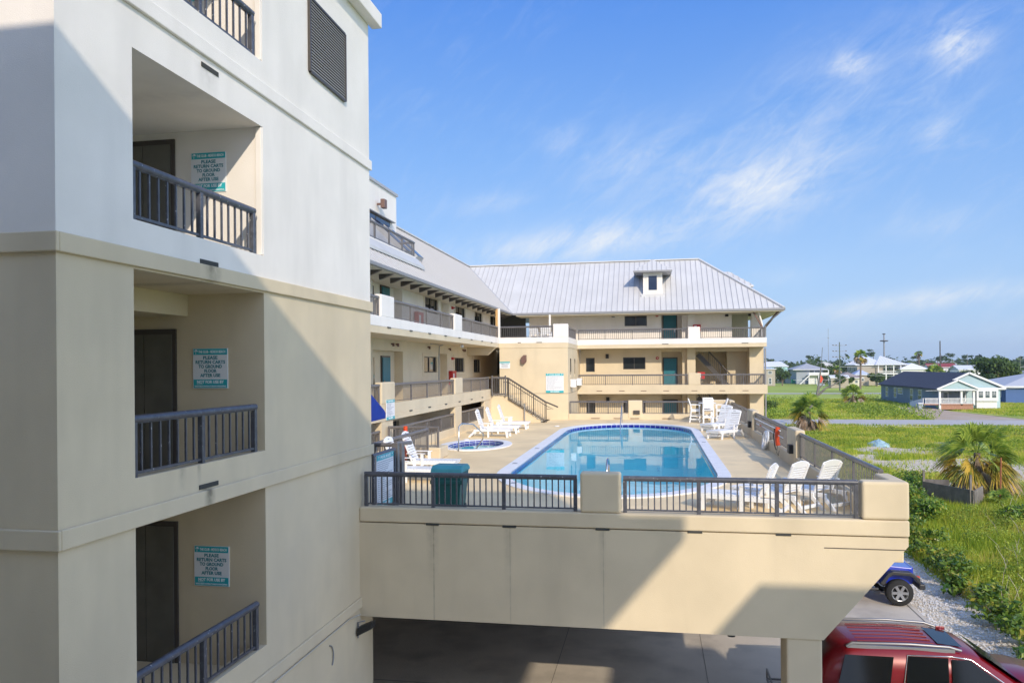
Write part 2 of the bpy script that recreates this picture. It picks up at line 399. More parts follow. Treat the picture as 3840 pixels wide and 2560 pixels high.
def ring(loopA, loopB, z0, z1, name, m, parent, smooth=False, bevel=0):
    b = MB(); n = len(loopA)
    for i in range(n):
        j = (i + 1) % n
        A, A2, Bq, B2 = loopA[i], loopA[j], loopB[i], loopB[j]
        b.add([(*A, z1), (*A2, z1), (*B2, z1), (*Bq, z1)], [(0, 1, 2, 3)])
        b.add([(*A, z0), (*A2, z0), (*A2, z1), (*A, z1)], [(0, 1, 2, 3)])
        b.add([(*Bq, z0), (*B2, z0), (*B2, z1), (*Bq, z1)], [(3, 2, 1, 0)])
    o = b.build(name, m, parent, fixn=False); return o
def wall_loop(loop, z0, z1, name, m, parent, floor=False):
    b = MB(); n = len(loop)
    for i in range(n):
        j = (i + 1) % n
        b.add([(*loop[i], z0), (*loop[j], z0), (*loop[j], z1), (*loop[i], z1)], [(3, 2, 1, 0)])
    if floor: b.add([(*p, z0) for p in loop], [tuple(range(n))])
    return b.build(name, m, parent, fixn=False)
# pool materials
def tile_mat():
    m = bpy.data.materials.new('blue_tile'); m.use_nodes = True; N = m.node_tree.nodes; L = m.node_tree.links; b = N['Principled BSDF']; b.inputs['Roughness'].default_value = .12
    a = N.new('ShaderNodeUVMap'); br = N.new('ShaderNodeTexBrick'); L.new(a.outputs[0], br.inputs['Vector'])
    br.offset = 0; br.inputs['Color1'].default_value = (.012, .012, .20, 1); br.inputs['Color2'].default_value = (.03, .03, .34, 1); br.inputs['Mortar'].default_value = (.55, .58, .66, 1)
    br.inputs['Scale'].default_value = 1; br.inputs['Brick Width'].default_value = .30; br.inputs['Row Height'].default_value = .15; br.inputs['Mortar Size'].default_value = .012
    L.new(br.outputs[0], b.inputs['Base Color']); return m
m_tile = tile_mat()
def tile_band(loop, z0, z1, parent):
    o = wall_loop(loop, z0, z1, 'tile_band', m_tile, parent); me = o.data; uv = me.uv_layers.new(name='UVMap')
    d = [0.]; n = len(loop)
    for i in range(n): d.append(d[-1] + math.dist(loop[i], loop[(i + 1) % n]))
    for i in range(n):
        for k, c in enumerate(((d[i], z1 - z0), (d[i + 1], z1 - z0), (d[i + 1], 0), (d[i], 0))):
            li = me.polygons[i].loop_start + k; vi = me.loops[li].vertex_index; co = me.vertices[vi].co
            u = d[i] if (abs(co.x - loop[i][0]) < 1e-5 and abs(co.y - loop[i][1]) < 1e-5) else d[i + 1]
            uv.data[li].uv = (u, co.z - z0 + .001)
    return o
m_plaster = mat('pool_plaster', (.30, .95, .96), .8, var=.05, vscale=1.5)
def water_mat(tint):
    m = bpy.data.materials.new('pool_water'); m.use_nodes = True; N = m.node_tree.nodes; L = m.node_tree.links; N.clear()
    out = N.new('ShaderNodeOutputMaterial'); mx = N.new('ShaderNodeMixShader'); tr = N.new('ShaderNodeBsdfTransparent'); gl = N.new('ShaderNodeBsdfGlossy')
    tr.inputs[0].default_value = (*tint, 1); gl.inputs['Roughness'].default_value = .012; gl.inputs[0].default_value = (.95, .97, 1, 1)
    fr = N.new('ShaderNodeFresnel'); fr.inputs['IOR'].default_value = 1.115
    g = N.new('ShaderNodeNewGeometry'); n = N.new('ShaderNodeTexNoise'); n.inputs['Scale'].default_value = 1.1; n.inputs['Detail'].default_value = 2; L.new(g.outputs['Position'], n.inputs['Vector'])
    bp = N.new('ShaderNodeBump'); bp.inputs['Strength'].default_value = .06; bp.inputs['Distance'].default_value = .05; L.new(n.outputs['Fac'], bp.inputs['Height'])
    L.new(bp.outputs[0], gl.inputs['Normal']); L.new(bp.outputs[0], fr.inputs['Normal'])
    L.new(fr.outputs[0], mx.inputs[0]); L.new(tr.outputs[0], mx.inputs[1]); L.new(gl.outputs[0], mx.inputs[2]); L.new(mx.outputs[0], out.inputs[0]); return m
m_water = water_mat((.82, 1., 1.))
pool = empty('swimming_pool', (0, 0, 0), 0, 'long pool with rounded ends, white coping and a dark blue tile line', 'pool')
ring(pool_loop(0), pool_loop(.36), DK - .05, DK + .035, 'coping', m_coping, pool)
tile_band(pool_loop(.38), -3.22, -3.05, pool)
inner = pool_loop(.39)
wall_loop(inner, -4.45, -3.22, 'basin', m_plaster, pool, True)
# step shelf at both ends
def shelf(ya, yb, z):
    pts = [p for p in pool_loop(.395) if ya <= p[1] <= yb]
    b = MB(); n = len(pts); b.add([(*p, -4.54) for p in pts] + [(*p, z) for p in pts], [tuple(range(n, 2 * n))] + [(i, (i + 1) % n, (i + 1) % n + n, i + n) for i in range(n)])
    return b.build('shelf', m_plaster, pool)
shelf(39.9, 60, -3.62); shelf(0, 19.6, -3.62)
b = MB(); b.add([(*p, -3.16) for p in pool_loop(.385)], [tuple(range(len(pool_loop(.385))))]); b.build('water', m_water, pool, fixn=False)
spa = empty('hot_tub', (0, 0, 0), 0, 'small oval spa pool with white rim beside the white loungers', 'hot tub')
ring(spa_loop(0), spa_loop(.33), DK - .05, DK + .04, 'coping', m_coping, spa)
tile_band(spa_loop(.35), -3.25, -3.04, spa)
wall_loop(spa_loop(.36), -3.6, -3.25, 'basin', m_plaster, spa, True)
b = MB(); b.add([(*p, -3.13) for p in spa_loop(.355)], [tuple(range(48))]); b.build('water', m_water, spa, fixn=False)
# depth plaques on the coping
for x, y in ((1.95, 31.5), (1.9, 21.3), (-4.27, 28.5), (-4.3, 24.), (-3.6, 19.9)):
    p = MB().box(x - .07, x + .07, y - .12, y + .12, DK + .035, DK + .041).build('depth_plaque', m_greyl, pool)
# grab rails
def grab(pts, name, lab):
    o = MB().tube(pts, .024, 8).build(name, m_chrome); return tag(o, lab, 'handrail')
def arc(p0, p1, h, n=10, flat=.5):
    P0 = V(p0); P1 = V(p1); r = []
    for i in range(n + 1):
        t = i / n; q = P0.lerp(P1, .5 - .5 * math.cos(math.pi * t)); q.z = P0.z + (P1.z - P0.z) * t + h * math.sin(math.pi * t) ** .6; r.append(q)
    return r
grab([(-7.0, 27.45, DK), (-7.0, 27.5, DK + .9), (-6.93, 27.62, DK + 1.0), (-6.6, 28.1, DK + .95), (-6.3, 28.5, DK + .55), (-6.35, 28.6, DK + .35), (-6.75, 28.2, DK - .3)], 'grab_rail', 'bent stainless rail at the near edge of the spa')
grab([(-1.65, 41.65, DK), (-1.64, 41.6, DK + 1.02), (-1.64, 41.4, DK + 1.1), (-1.64, 40.9, DK + .9), (-1.66, 39.9, DK + .2), (-1.66, 39.6, DK - .4)], 'grab_rail', 'stainless rail at the far end of the pool')
grab([(-1.06, 17.8, DK)] + [(-1.06, 17.8 + .42 * (1 - math.cos(t)), DK + .62 + .28 * math.sin(t)) for t in np.linspace(0, math.pi, 9)] + [(-1.06, 18.62, DK - .3)], 'grab_rail', 'stainless hoop rail behind the bridge pillar')

MB().box(PX0, 4.2, 31, 31.3, GZ, -4.6).build('parking_light_block', m_beige, bridge).location = binv  # unseen wall added to keep daylight out from under the deck
# ---- right hand parapet wall with pillars
pw = empty('parapet_wall', (4.2, BY, DK), 0, 'low beige parapet wall with pillars along the right edge of the pool deck', 'wall')
def PW(mb, name, m, bevel=0, root=pw):
    o = mb.build(name, m, root, bevel=bevel, seg=3); o.location = -root.location; return o
PW(MB().box(4.08, 4.325, BY + .31, 45.2, -3.5, -2.70), 'curb', m_beige, .025)
for y0, y1, nm in ((BY + .312, 15.55, 'end_pillar'), (23.7, 25.2, 'pillar'), (33.65, 35.35, 'pillar'), (43.5, 45.2, 'pillar')):
    PW(MB().box(4.06, 4.34, y0, y1, -3.0 if nm == 'pillar' else -2.72, -1.90 if nm == 'pillar' else -2.035), nm, m_beige, .05)
for y in (24.0, 33.95): PW(MB().box(3.93, 4.06, y, y + .32, -2.62, -2.36), 'step_light', m_black, .02)
for a, b, mid, lab in ((15.58, 23.66, 3, 'dark railing on the right edge of the deck nearest the bridge corner'), (25.24, 33.6, 3, 'dark railing behind the life ring on the right edge of the deck'), (35.4, 43.45, 3, 'dark railing behind the two upright loungers at the far right')):
    o = rail_seg((4.2, a), (4.2, b), -1.96, -2.70, mid=mid, rt=.05, pw=.06); tag(o, lab, 'railing', 'railings around the pool deck')
# ---- back parapet
bw = empty('parapet_wall', (0, 44.95, DK), 0, 'low beige parapet with one pillar at the far end of the pool deck', 'wall')
PW(MB().box(-4.84, 4.07, 44.95, 45.18, -4.5, -2.72), 'curb', m_beige, .02, bw)
PW(MB().box(-1.42, -.62, 44.93, 45.2, -3.0, -1.95), 'pillar', m_beige, .04, bw)
PW(MB().box(2.8, 4.05, 44.92, 45.21, -3.0, -1.92), 'pillar', m_beige, .04, bw)
PW(MB().box(-1.13, -.77, 44.84, 44.93, -2.74, -2.52), 'step_light', m_frame, .01, bw)
for x in (-3.3, -2.0, -1.05, .75): PW(MB().box(x - .25, x + .25, 44.9, 44.945, -2.99, -2.965), 'drain_slot', m_brown, 0, bw)
for a, b, mid, lab in ((-4.8, -1.46, 2, 'dark railing at the far end of the pool left of the pillar'), (-.58, 2.76, 2, 'dark railing at the far end of the pool behind the tall table set')):
    o = rail_seg((a, 45.06), (b, 45.06), -1.99, -2.72, mid=mid, rt=.05); tag(o, lab, 'railing', 'railings around the pool deck')
# ================================================================== LEFT WING (facade plane x=-8.9, wall x=-10.6)
WX, WW = -8.9, -10.6
wing = empty('condo_wing', (WX, 30, GZ), 0, 'long receding wing with open balconies and grey metal roof, left of the pool', 'building')
def W(mb, name, m, bevel=0, root=None, parent=None):
    root = root or wing; o = mb.build(name, m, parent or root, bevel=bevel, seg=2)
    if parent is None: o.location = -root.location
    return o
# floor slabs
W(MB().box(WW - .2, WX - .22, 15.2, 52, 1.17, 1.30).box(WX - .22, WX, 15.2, 44.8, 1.17, 1.395), 'upper_slab', m_beige)
W(MB().box(WW - .2, WX - .22, 15.2, 52, -1.76, -1.60).box(WX - .22, WX + .012, 15.2, 42.3, -1.78, -1.575).box(WX - .22, WX, 15.2, 42.3, -1.575, -1.2).box(WX - .22, WX + .01, 42.3, 44.8, -1.78, -1.6), 'lower_slab', m_beige, .012)
W(MB().box(WX - .22, WX + .01, 15.2, 44.805, 1.395, 1.74), 'upper_parapet', m_white, .02)
pil = [(24.6, 25.95), (34.35, 35.75)]
for a, b in pil:
    W(MB().box(WX - .24, WX + .014, a, b, 1.72, 2.48), 'parapet_pillar', m_white, .04)
    W(MB().box(WX - .24, WX + .015, a, b, -1.21, -.47), 'parapet_pillar', m_beige, .04)
    W(MB().box(WX - .24, WX - .005, a, b - .2, GZ, -1.78), 'lower_pillar', m_beige)
W(MB().box(WX - .2, WX - .02, 15.2, 40.7, -4.6, -2.72).box(WX - .22, WX - .01, 40.7, 44.9, GZ, -1.78), 'base_wall', m_beige, .02)
# railings per level (children), between the pillars
for z0, z1, sets in ((1.74, 2.41, ((18, 24.58, 4), (25.98, 34.32, 3), (35.78, 44.75, 3))), (-1.2, -.52, ((18, 24.58, 4), (25.98, 34.32, 3), (35.78, 42.0, 2))), (-2.72, -2.06, ((18, 24.55, 4), (25.8, 34.3, 3), (35.6, 40.6, 2)))):
    for a, b, mid in sets:
        o = rail_seg((WX - .08, a), (WX - .08, b), z1, z0, mid=mid, parent=wing, rt=.05, pw=.06); o.location = -wing.location
# corridor walls with openings: list of (y0,y1,z0,z1) holes per floor
def wall_x(x, y0, y1, z0, z1, holes, thick=.18):
    "wall in plane x (faces +x) with rectangular holes sorted by y"
    b = MB(); y = y0
    for (a, c, e, f) in sorted(holes):
        if a > y: b.box(x - thick, x, y, a, z0, z1)
        if e > z0: b.box(x - thick, x, a, c, z0, e)
        if f < z1: b.box(x - thick, x, a, c, f, z1)
        y = c
    b.box(x - thick, x, y, y1, z0, z1); return b
def wall_y(y, x0, x1, z0, z1, holes, thick=.18):
    b = MB(); x = x0
    for (a, c, e, f) in sorted(holes):
        if a > x: b.box(x, a, y, y + thick, z0, z1)
        if e > z0: b.box(a, c, y, y + thick, z0, e)
        if f < z1: b.box(a, c, y, y + thick, f, z1)
        x = c
    b.box(x, x1, y, y + thick, z0, z1); return b
L2h = [(28.4, 32.0, -1.6, .72), (35.05, 37.3, -.22, .55), (37.8, 39.3, -1.6, .72), (40.8, 42.95, -.24, .55), (45.3, 47.2, -.3, .5), (26.0, 27.0, -.9, .6)]
L3h = [(28.4, 32.0, 1.3, 3.45), (35.3, 37.6, 2.66, 3.45), (38.1, 39.7, 1.3, 3.45), (41.0, 43.3, 2.66, 3.45), (45.6, 47.8, 2.66, 3.45), (50.2, 52.2, 2.66, 3.45), (26.0, 27.0, 2.0, 3.35)]
L1h = [(29, 31.4, -4.4, -2.2), (36, 38.2, -3.6, -2.5)]
W(wall_x(WW, 15.2, 53, 1.3, 3.75, L3h), 'upper_wall', m_white)
W(wall_x(WW, 15.2, 53, -1.6, 1.17, L2h), 'middle_wall', m_beige)
W(wall_x(WW, 15.2, 53, GZ, -1.76, L1h), 'lower_wall', m_beige)
# alcoves with door and side light
def alcove_x(y0, y1, z0, z1, m, door_y, root=wing):
    b = MB(); d = .2; x = WW - .18
    b.box(x - d - .1, x - d, y0, y1, z0, z1); b.box(x - d, x, y0 - .1, y0, z0, z1); b.box(x - d, x, y1, y1 + .1, z0, z1); b.box(x - d, x, y0, y1, z1, z1 + .1); b.box(x - d, x, y0, y1, z0 - .1, z0)
    W(b, 'alcove', m)
    if door_y:
        dr = W(MB().box(x - d, x - d + .06, door_y, door_y + 1.06, z0, z0 + 2.12), 'door_frame', m_frame)
        lf = MB().box(x - d + .06, x - d + .09, door_y + .07, door_y + .98, z0 + .01, z0 + 2.05).build('door_leaf', m_teal, dr)
        MB().tube([(x - d + .13, door_y + .16, z0 + 1.0), (x - d + .13, door_y + .28, z0 + 1.0)], .014, 6).box(x - d + .085, x - d + .13, door_y + .14, door_y + .18, z0 + .96, z0 + 1.12).build('door_handle', m_chrome, dr)
alcove_x(28.4, 32.0, -1.6, .72, m_beige, 30.25); alcove_x(37.8, 39.3, -1.6, .72, m_beige, None)
alcove_x(28.4, 32.0, 1.3, 3.45, m_white, 30.25); alcove_x(38.1, 39.7, 1.3, 3.45, m_white, None)
def window_x(a, c, e, f, m, root=wing, x=WW, trim=True, mull=1):
    if trim:
        t = .16; b = MB(); g = .02
        b.box(x, x + .03, a - t, c + t, f, f + t).box(x, x + .03, a - t, c + t, e - t, e).box(x, x + .03, a - t, a, e, f).box(x, x + .03, c, c + t, e, f)
        W(b, 'window_trim', m, .006, root)
    fr = MB(); w = .05
    fr.box(x - .12, x - .05, a, c, e, e + w).box(x - .12, x - .05, a, c, f - w, f).box(x - .12, x - .05, a, a + w, e + w, f - w).box(x - .12, x - .05, c - w, c, e + w, f - w)
    for k in range(mull):
        y = a + (c - a) * (k + 1) / (mull + 1); fr.box(x - .115, x - .055, y - .025, y + .025, e + w, f - w)
    o = W(fr, 'window', m_frame, 0, root)
    MB().box(x - .10, x - .09, a + .01, c - .01, e + .01, f - .01).build('pane', m_glass, o)
    MB().box(x - .17, x - .16, a + .01, c - .01, e + .01, f - .01).build('blind', mat('blind_dim', (.07, .06, .05), .8) if 'blind_dim' not in bpy.data.materials else bpy.data.materials['blind_dim'], o)
for h in L2h:
    if h[2] > -1.5: window_x(*h, m_beige, mull=0 if h[1] - h[0] < 1.2 else 1)
for h in L3h:
    if h[2] > 1.5: window_x(*h, m_white, mull=0 if h[1] - h[0] < 1.2 else 1)
window_x(*L1h[1], m_beige)
W(MB().box(WW - .16, WW - .12, 29, 31.4, -4.4, -2.2), 'lower_door', m_dark)
W(MB().box(WW - .38, WW - .36, 28.9, 29.5, -1.5, .45).box(WW - .38, WW - .36, 28.9, 29.5, 1.5, 3.3), 'side_light', m_glass)
# corridor end beam with sloped haunch, wall lights, back sheet coloured dark as the passage's shade
W(MB().prism([(WW, 1.17), (WW, .72), (WX - .5, .72), (WX - .01, 1.17)], 'y', 43.7, 44.1), 'end_beam', m_beige)
W(MB().box(WW, WX + .3, 52.6, 52.7, GZ, 3.7), 'corridor_shade_sheet', m_dark)
for y in (30.5, 31.1, 35.75, 39.6, 42.6, 42.9):
    for zc in (1.0,): W(MB().tube([(WW, y, zc), (WW + .1, y, zc)], .035, 8).box(WW + .06, WW + .14, y - .03, y + .03, zc - .1, zc + .04), 'corridor_light', m_brown)
W(MB().tube([(WW + .02, 37.6, -1.6), (WW + .02, 37.65, .5), (WW + .02, 37.75, 1.1), (WW + .3, 37.4, 1.13), (WW + .3, 35.2, 1.14)], .022, 6), 'conduit', m_gutter)
for i in range(8):
    y = 25.37 + i * 2.453
    W(MB().box(WX + .008, WX + .03, y - .16, y + .16, 1.375, 1.415), 'drain_slot', m_dark)
for y in (27.72, 30.18, 32.7, 35.1, 37.55, 40.0):
    W(MB().box(WX + .008, WX + .03, y - .16, y + .16, -1.6, -1.555), 'drain_slot', m_dark)
W(MB().lathe([(0, .1), (.07, .09), (.09, 0), (.07, -.05), (0, -.06)], (WX - .5, 34.5 + 3.2, 1.06), 10), 'ceiling_lamp', m_signw)
cab = empty('extinguisher_cabinet', (WW + .02, 40, -.4), 0, 'red extinguisher cabinet on the beige corridor wall of the receding wing', 'fire cabinet')
MB().box(0, .2, -.42, .38, -.5, .24).build('box', m_red, cab, bevel=.01); MB().box(.2, .205, -.30, -.05, -.35, .1).build('window_panel', m_signw, cab)
cab2 = copy_tree(cab); cab2.location = (WW + .02, 34.0, 2.3); cab2['label'] = 'red cabinet seen through the upper railing of the receding wing'
al = tag(MB().box(WW, WW + .08, 40.15, 40.35, .42, .56).lathe([(0, 0), (.09, .0), (.1, .05), (0, .06)], (WW + .09, 40.25, .47), 12).build('fire_alarm', m_red), 'red fire alarm above the extinguisher cabinet in the beige corridor', 'alarm', 'fire alarms')
al2 = al.copy(); C.objects.link(al2); al2.location = (0, .1, 2.72); al2['label'] = 'red fire alarm on the white upper corridor wall of the receding wing'

# ---------------- metal roofs: seams as thin ribs in the roof mesh
EZ, RZ = 3.55, 7.35
def roof_plane(mb, p_eave0, p_eave1, p_top1, p_top0, step=.34, th=.10, seam_h=.035):
    a, b, c, d = map(V, (p_eave0, p_eave1, p_top1, p_top0))
    n = (b - a).cross(d - a).normalized()
    if n.z < 0: n = -n
    dn = V((0, 0, -th))
    mb.add([a, b, c, d, a + dn, b + dn, c + dn, d + dn], [(0, 1, 2, 3), (7, 6, 5, 4), (0, 4, 5, 1), (1, 5, 6, 2), (2, 6, 7, 3), (3, 7, 4, 0)])
    e = (b - a).normalized(); up = (d - a) - e * (d - a).dot(e); H = up.length; up.normalize(); Ln = (b - a).length
    ld = (d - a).dot(e); lc = (c - a).dot(e)   # top edge span along e
    if ld < 0:
        k = 1
        while -k * step > ld:
            s = -k * step; h0 = H * s / ld; k += 1
            if H - h0 > .15: mb.obox(a + e * s + up * h0 + n * seam_h / 2, a + e * s + up * H + n * seam_h / 2, .022, seam_h, up=n, mi=1)
    k = 1
    while k * step < Ln:
        s = k * step; k += 1
        h = H
        if s < ld: h = min(h, H * s / ld) if ld > 0 else h
        if s > lc: h = min(h, H * (Ln - s) / (Ln - lc))
        s0 = 0.
        if h < .15: continue
        q0 = a + e * s + up * 0.0 + n * seam_h / 2; q1 = a + e * s + up * h + n * seam_h / 2
        mb.obox(q0, q1, .022, seam_h, up=n, mi=1)
EX = -9.14; RXw = -13.2
rb = MB()
va, vb = V((EX, 50.2, EZ)), V((RXw, 55.04, RZ))
# left wing slope: eave from y=12 to valley
a = V((EX, 12, EZ)); 
rb.add([a, va, vb, V((RXw, 12, RZ)), a - V((0, 0, .1)), va - V((0, 0, .1)), vb - V((0, 0, .1)), V((RXw, 12, RZ - .1))], [(3, 2, 1, 0), (4, 5, 6, 7), (0, 1, 5, 4), (3, 7, 6, 2)])
nrm = V((RZ - EZ, 0, EX - RXw)).normalized()
y = 12.4
while y < 55:
    t0 = 0 if y < 50.2 else (y - 50.2) / 4.84
    q0 = V((EX + (RXw - EX) * t0, y, EZ + (RZ - EZ) * t0)); q1 = V((RXw, y, RZ))
    if not (26.9 < y < 32.95) and (q1 - q0).length > .2: rb.obox(q0 + nrm * .017, q1 + nrm * .017, .022, .035, up=nrm, mi=1)
    elif (q1 - q0).length > .2:
        qm = q0.lerp(q1, .22); rb.obox(q0 + nrm * .017, qm + nrm * .017, .022, .035, up=nrm, mi=1)
    y += .42
rb.add([(RXw, 12, RZ), (RXw, 55.04, RZ), (RXw - 4, 55.04, EZ), (RXw - 4, 12, EZ)], [(0, 1, 2, 3)])
W(rb, 'roof', [m_roof, m_roofseam])
W(MB().obox((RXw, 12, RZ + .04), (RXw, 55.1, RZ + .04), .25, .07), 'ridge_cap', m_roof)
W(MB().obox((EX + .05, 12, EZ - .07), (EX + .05, 50.15, EZ - .07), .13, .13), 'gutter', m_gutter, .02)
W(MB().box(WW - .2, EX, 12, 50.2, EZ - .16, EZ - .12), 'soffit', m_ceil)
y = 20.5
while y < 50: W(MB().prism([(EX + .0, EZ - .16), (EX - .55, EZ - .16), (EX - .55, EZ - .36), (EX - .42, EZ - .33)], 'y', y, y + .14), 'rafter_tail', m_frame); y += 1.22
W(MB().obox(va + V((0, 0, .03)), vb + V((0, 0, .03)), .12, .02), 'valley_flashing', m_roofseam)
pp = W(MB().box(-8.96, -8.84, 44.70, 44.82, 1.6, 3.45), 'corner_post', m_white); MB().box(-9.10, -8.965, 44.71, 44.81, 1.74, 3.45).build('post_timber', m_wood, pp)
# penthouse on the roof
W(MB().box(-16, -12.2, 20, 36.0, 4.5, 8.3), 'penthouse_wall', m_white)
W(MB().box(-16.1, -12.12, 20, 36.08, 8.3, 8.42), 'penthouse_coping', m_roofseam)
gw = W(MB().box(-12.21, -12.15, 30.0, 34.95, 4.9, 6.9), 'penthouse_window', m_frame)
MB().box(-12.15, -12.14, 30.1, 32.9, 5.0, 6.8).box(-12.15, -12.14, 33.02, 34.85, 5.0, 6.8).build('pane', m_blueglass, gw)
W(MB().box(-12.2, -12.0, 29.8, 35.3, 6.88, 6.92), 'canopy_strip', m_gutter)
W(MB().prism([(-12.2, 6.3), (-12.2, 4.86), (-10.2, 4.86), (-10.2, 4.6)], 'y', 27.5, 32.6) if 0 else MB().box(-12.2, -10.2, 26.0, 32.65, 4.3, 4.86), 'roof_balcony', m_white, .02)
W(MB().prism([(EX - 1.05, 4.80), (EX - .72, 4.42), (EX - .72, 4.30), (EX - 1.3, 4.6)], 'y', 25.9, 32.9), 'apron_flashing', m_roof)
for q0, q1 in (((-10.25, 26.1), (-10.25, 32.6)), ((-12.1, 32.55), (-10.3, 32.55))):
    o = rail_seg(q0, q1, 5.52, 4.86, mid=3 if q1[0] == q0[0] else 1, parent=wing, rt=.05); o.location = -wing.location
W(MB().box(-12.2, -11.98, 33.3, 33.36, 7.35, 7.45).box(-11.98, -11.78, 33.15, 33.5, 7.2, 7.6), 'wall_lamp', m_brown, .02)
for y in (32.9, 34.5):
    sk = MB(); q0 = V((-12.3, y, EZ + (EX + 12.3) * .936 + .12)); q1 = V((-10.6, y, EZ + (EX + 10.6) * .936 + .12))
    s_ = W(MB().obox(q0, q1, .95, .22, up=nrm), 'skylight_frame', m_roofseam)
    MB().obox(q0 + nrm * .12 + V((-.0, 0, 0)), q1 + nrm * .12, .8, .02, up=nrm).build('pane', m_blueglass, s_)

# ================================================================== FAR WING (front y=50.5, wall y=52.3)
FY, FW = 50.5, 52.3
far = empty('condo_wing', (1, FY, GZ), 0, 'wing facing the viewer beyond the pool, hipped metal roof with one dormer', 'building')
def Fo(mb, name, m, bevel=0, parent=None): return W(mb, name, m, bevel, far, parent)
X0, X1 = -4.85, 7.0
Fo(MB().box(X0, X1, FY + .22, FW + 3, 1.17, 1.30).box(X0, X1, FY, FY + .22, 1.17, 1.395), 'upper_slab', m_beige)
Fo(MB().box(X0, X1, FY + .22, FW + 3, -1.76, -1.60).box(X0, X1 + .03, FY - .012, FY + .22, -1.78, -1.575).box(X0, X1 + .03, FY, FY + .22, -1.575, -1.2), 'lower_slab', m_beige, .012)
Fo(MB().box(X0, X1, FY - .012, FY + .22, 1.395, 1.74), 'upper_parapet', m_white, .02)
Fo(MB().box(2.2, 2.95, FY - .016, FY + .24, 1.72, 2.48), 'parapet_pillar', m_white, .04)
Fo(MB().box(2.2, 2.95, FY - .016, FY + .24, -1.21, -.45), 'parapet_pillar', m_beige, .04)
for z0, z1 in ((1.74, 2.41), (-1.2, -.52)):
    for a, b, mid in ((X0 + .05, 2.18, 3), (2.97, X1 - .1, 2)):
        o = rail_seg((a, FY + .1), (b, FY + .1), z1, z0, mid=mid, parent=far, rt=.045, pw=.05, bw=.022); o.location = -far.location
    o = rail_seg((X1 - .12, FY + .12), (X1 - .12, FW + 1.0), z1, z0, mid=1, parent=far, rt=.045, bw=.022); o.location = -far.location
Fo(MB().box(X1 - .22, X1, FY + .23, FW + 3, 1.395, 1.73), 'end_parapet', m_white); Fo(MB().box(X1 - .22, X1 + .01, FY + .23, FW + 3, -1.77, -1.21), 'end_parapet', m_beige)
up = [(-1.85, -.38, 2.68, 3.46), (.55, 1.9, 1.3, 3.55), (5.07, 6.26, 1.3, 3.75)]
mi = [(-4.45, -3.86, -.35, .59), (-1.97, -.5, -.2, .6), (.55, 1.9, -1.6, .95)]
lo = [(-4.45, -3.84, -3.25, -2.28), (-1.96, -.51, -3.1, -2.28), (.55, 1.9, -4.43, -1.9)]
Fo(wall_y(FW, -8.3, 6.27, 1.3, 3.75, up), 'upper_wall', m_white)
Fo(MB().box(-8.85, X0 - .02, FY, FW + .17, GZ, 1.165), 'link_wall', m_beige)
Fo(wall_y(FW, X0, 2.72, -1.6, 1.17, mi), 'middle_wall', m_beige)
Fo(wall_y(FW, X0, 2.72, GZ, -1.76, lo), 'lower_wall', m_beige)
Fo(MB().box(2.25, 2.74, FW - .35, FW, 1.3, 3.6), 'pilaster', m_white); Fo(MB().box(2.2, 2.73, FW - .35, FW, -1.6, 1.17), 'pilaster', m_beige); Fo(MB().box(2.2, 2.73, FW - .35, FW, GZ, -1.77), 'pilaster', m_beige)
Fo(MB().box(6.27, 6.85, FW - .3, FW + .3, 1.3, 3.6), 'end_pier', m_white)
Fo(MB().box(6.10, 6.98, FY + 1.2, FW + 2.5, -1.6, 1.17), 'end_pier', m_beige); Fo(MB().box(6.10, 6.98, FY + 1.2, FW + 2.5, GZ, -1.77), 'end_pier', m_beige)
Fo(MB().box(2.74, 6.1, FW + 2.4, FW + 2.5, -1.6, 1.17).box(4.85, 6.1, FW + 1.0, FW + 2.4, -1.6, .92).box(2.74, 6.1, FW + .0, FW + .2, .92, 1.168).box(2.74, 6.1, FW + 2.4, FW + 2.5, GZ, -1.77).box(4.85, 6.1, FW + 1.0, FW + 2.4, GZ, -1.9), 'stair_bay_wall', m_beige)
Fo(MB().box(5.07, 6.27, FW + 1.5, FW + 1.6, 1.3, 3.7), 'upper_recess', m_ceil)
def alcove_y(a, c, e, f, m, root=far, door=True):
    b = MB(); d = .9; y = FW + .18
    b.box(a, c, y + d, y + d + .1, e, f).box(a - .1, a, y, y + d, e, f).box(c, c + .1, y, y + d, e, f).box(a, c, y, y + d, f, f + .1)
    Fo(b, 'alcove', m)
    dr = Fo(MB().box(a + .1, c - .28, y + d - .06, y + d, e, e + 2.18), 'door_frame', m_frame)
    MB().box(a + .17, c - .35, y + d - .09, y + d - .06, e + .01, e + 2.1).build('door_leaf', m_teal, dr)
    MB().box(c - .47, c - .42, y + d - .12, y + d - .09, e + .95, e + 1.15).build('door_handle', m_chrome, dr)
alcove_y(.55, 1.9, 1.3, 3.55, m_white); alcove_y(.55, 1.9, -1.6, .95, m_beige); alcove_y(.55, 1.9, -4.43, -1.9, m_beige)
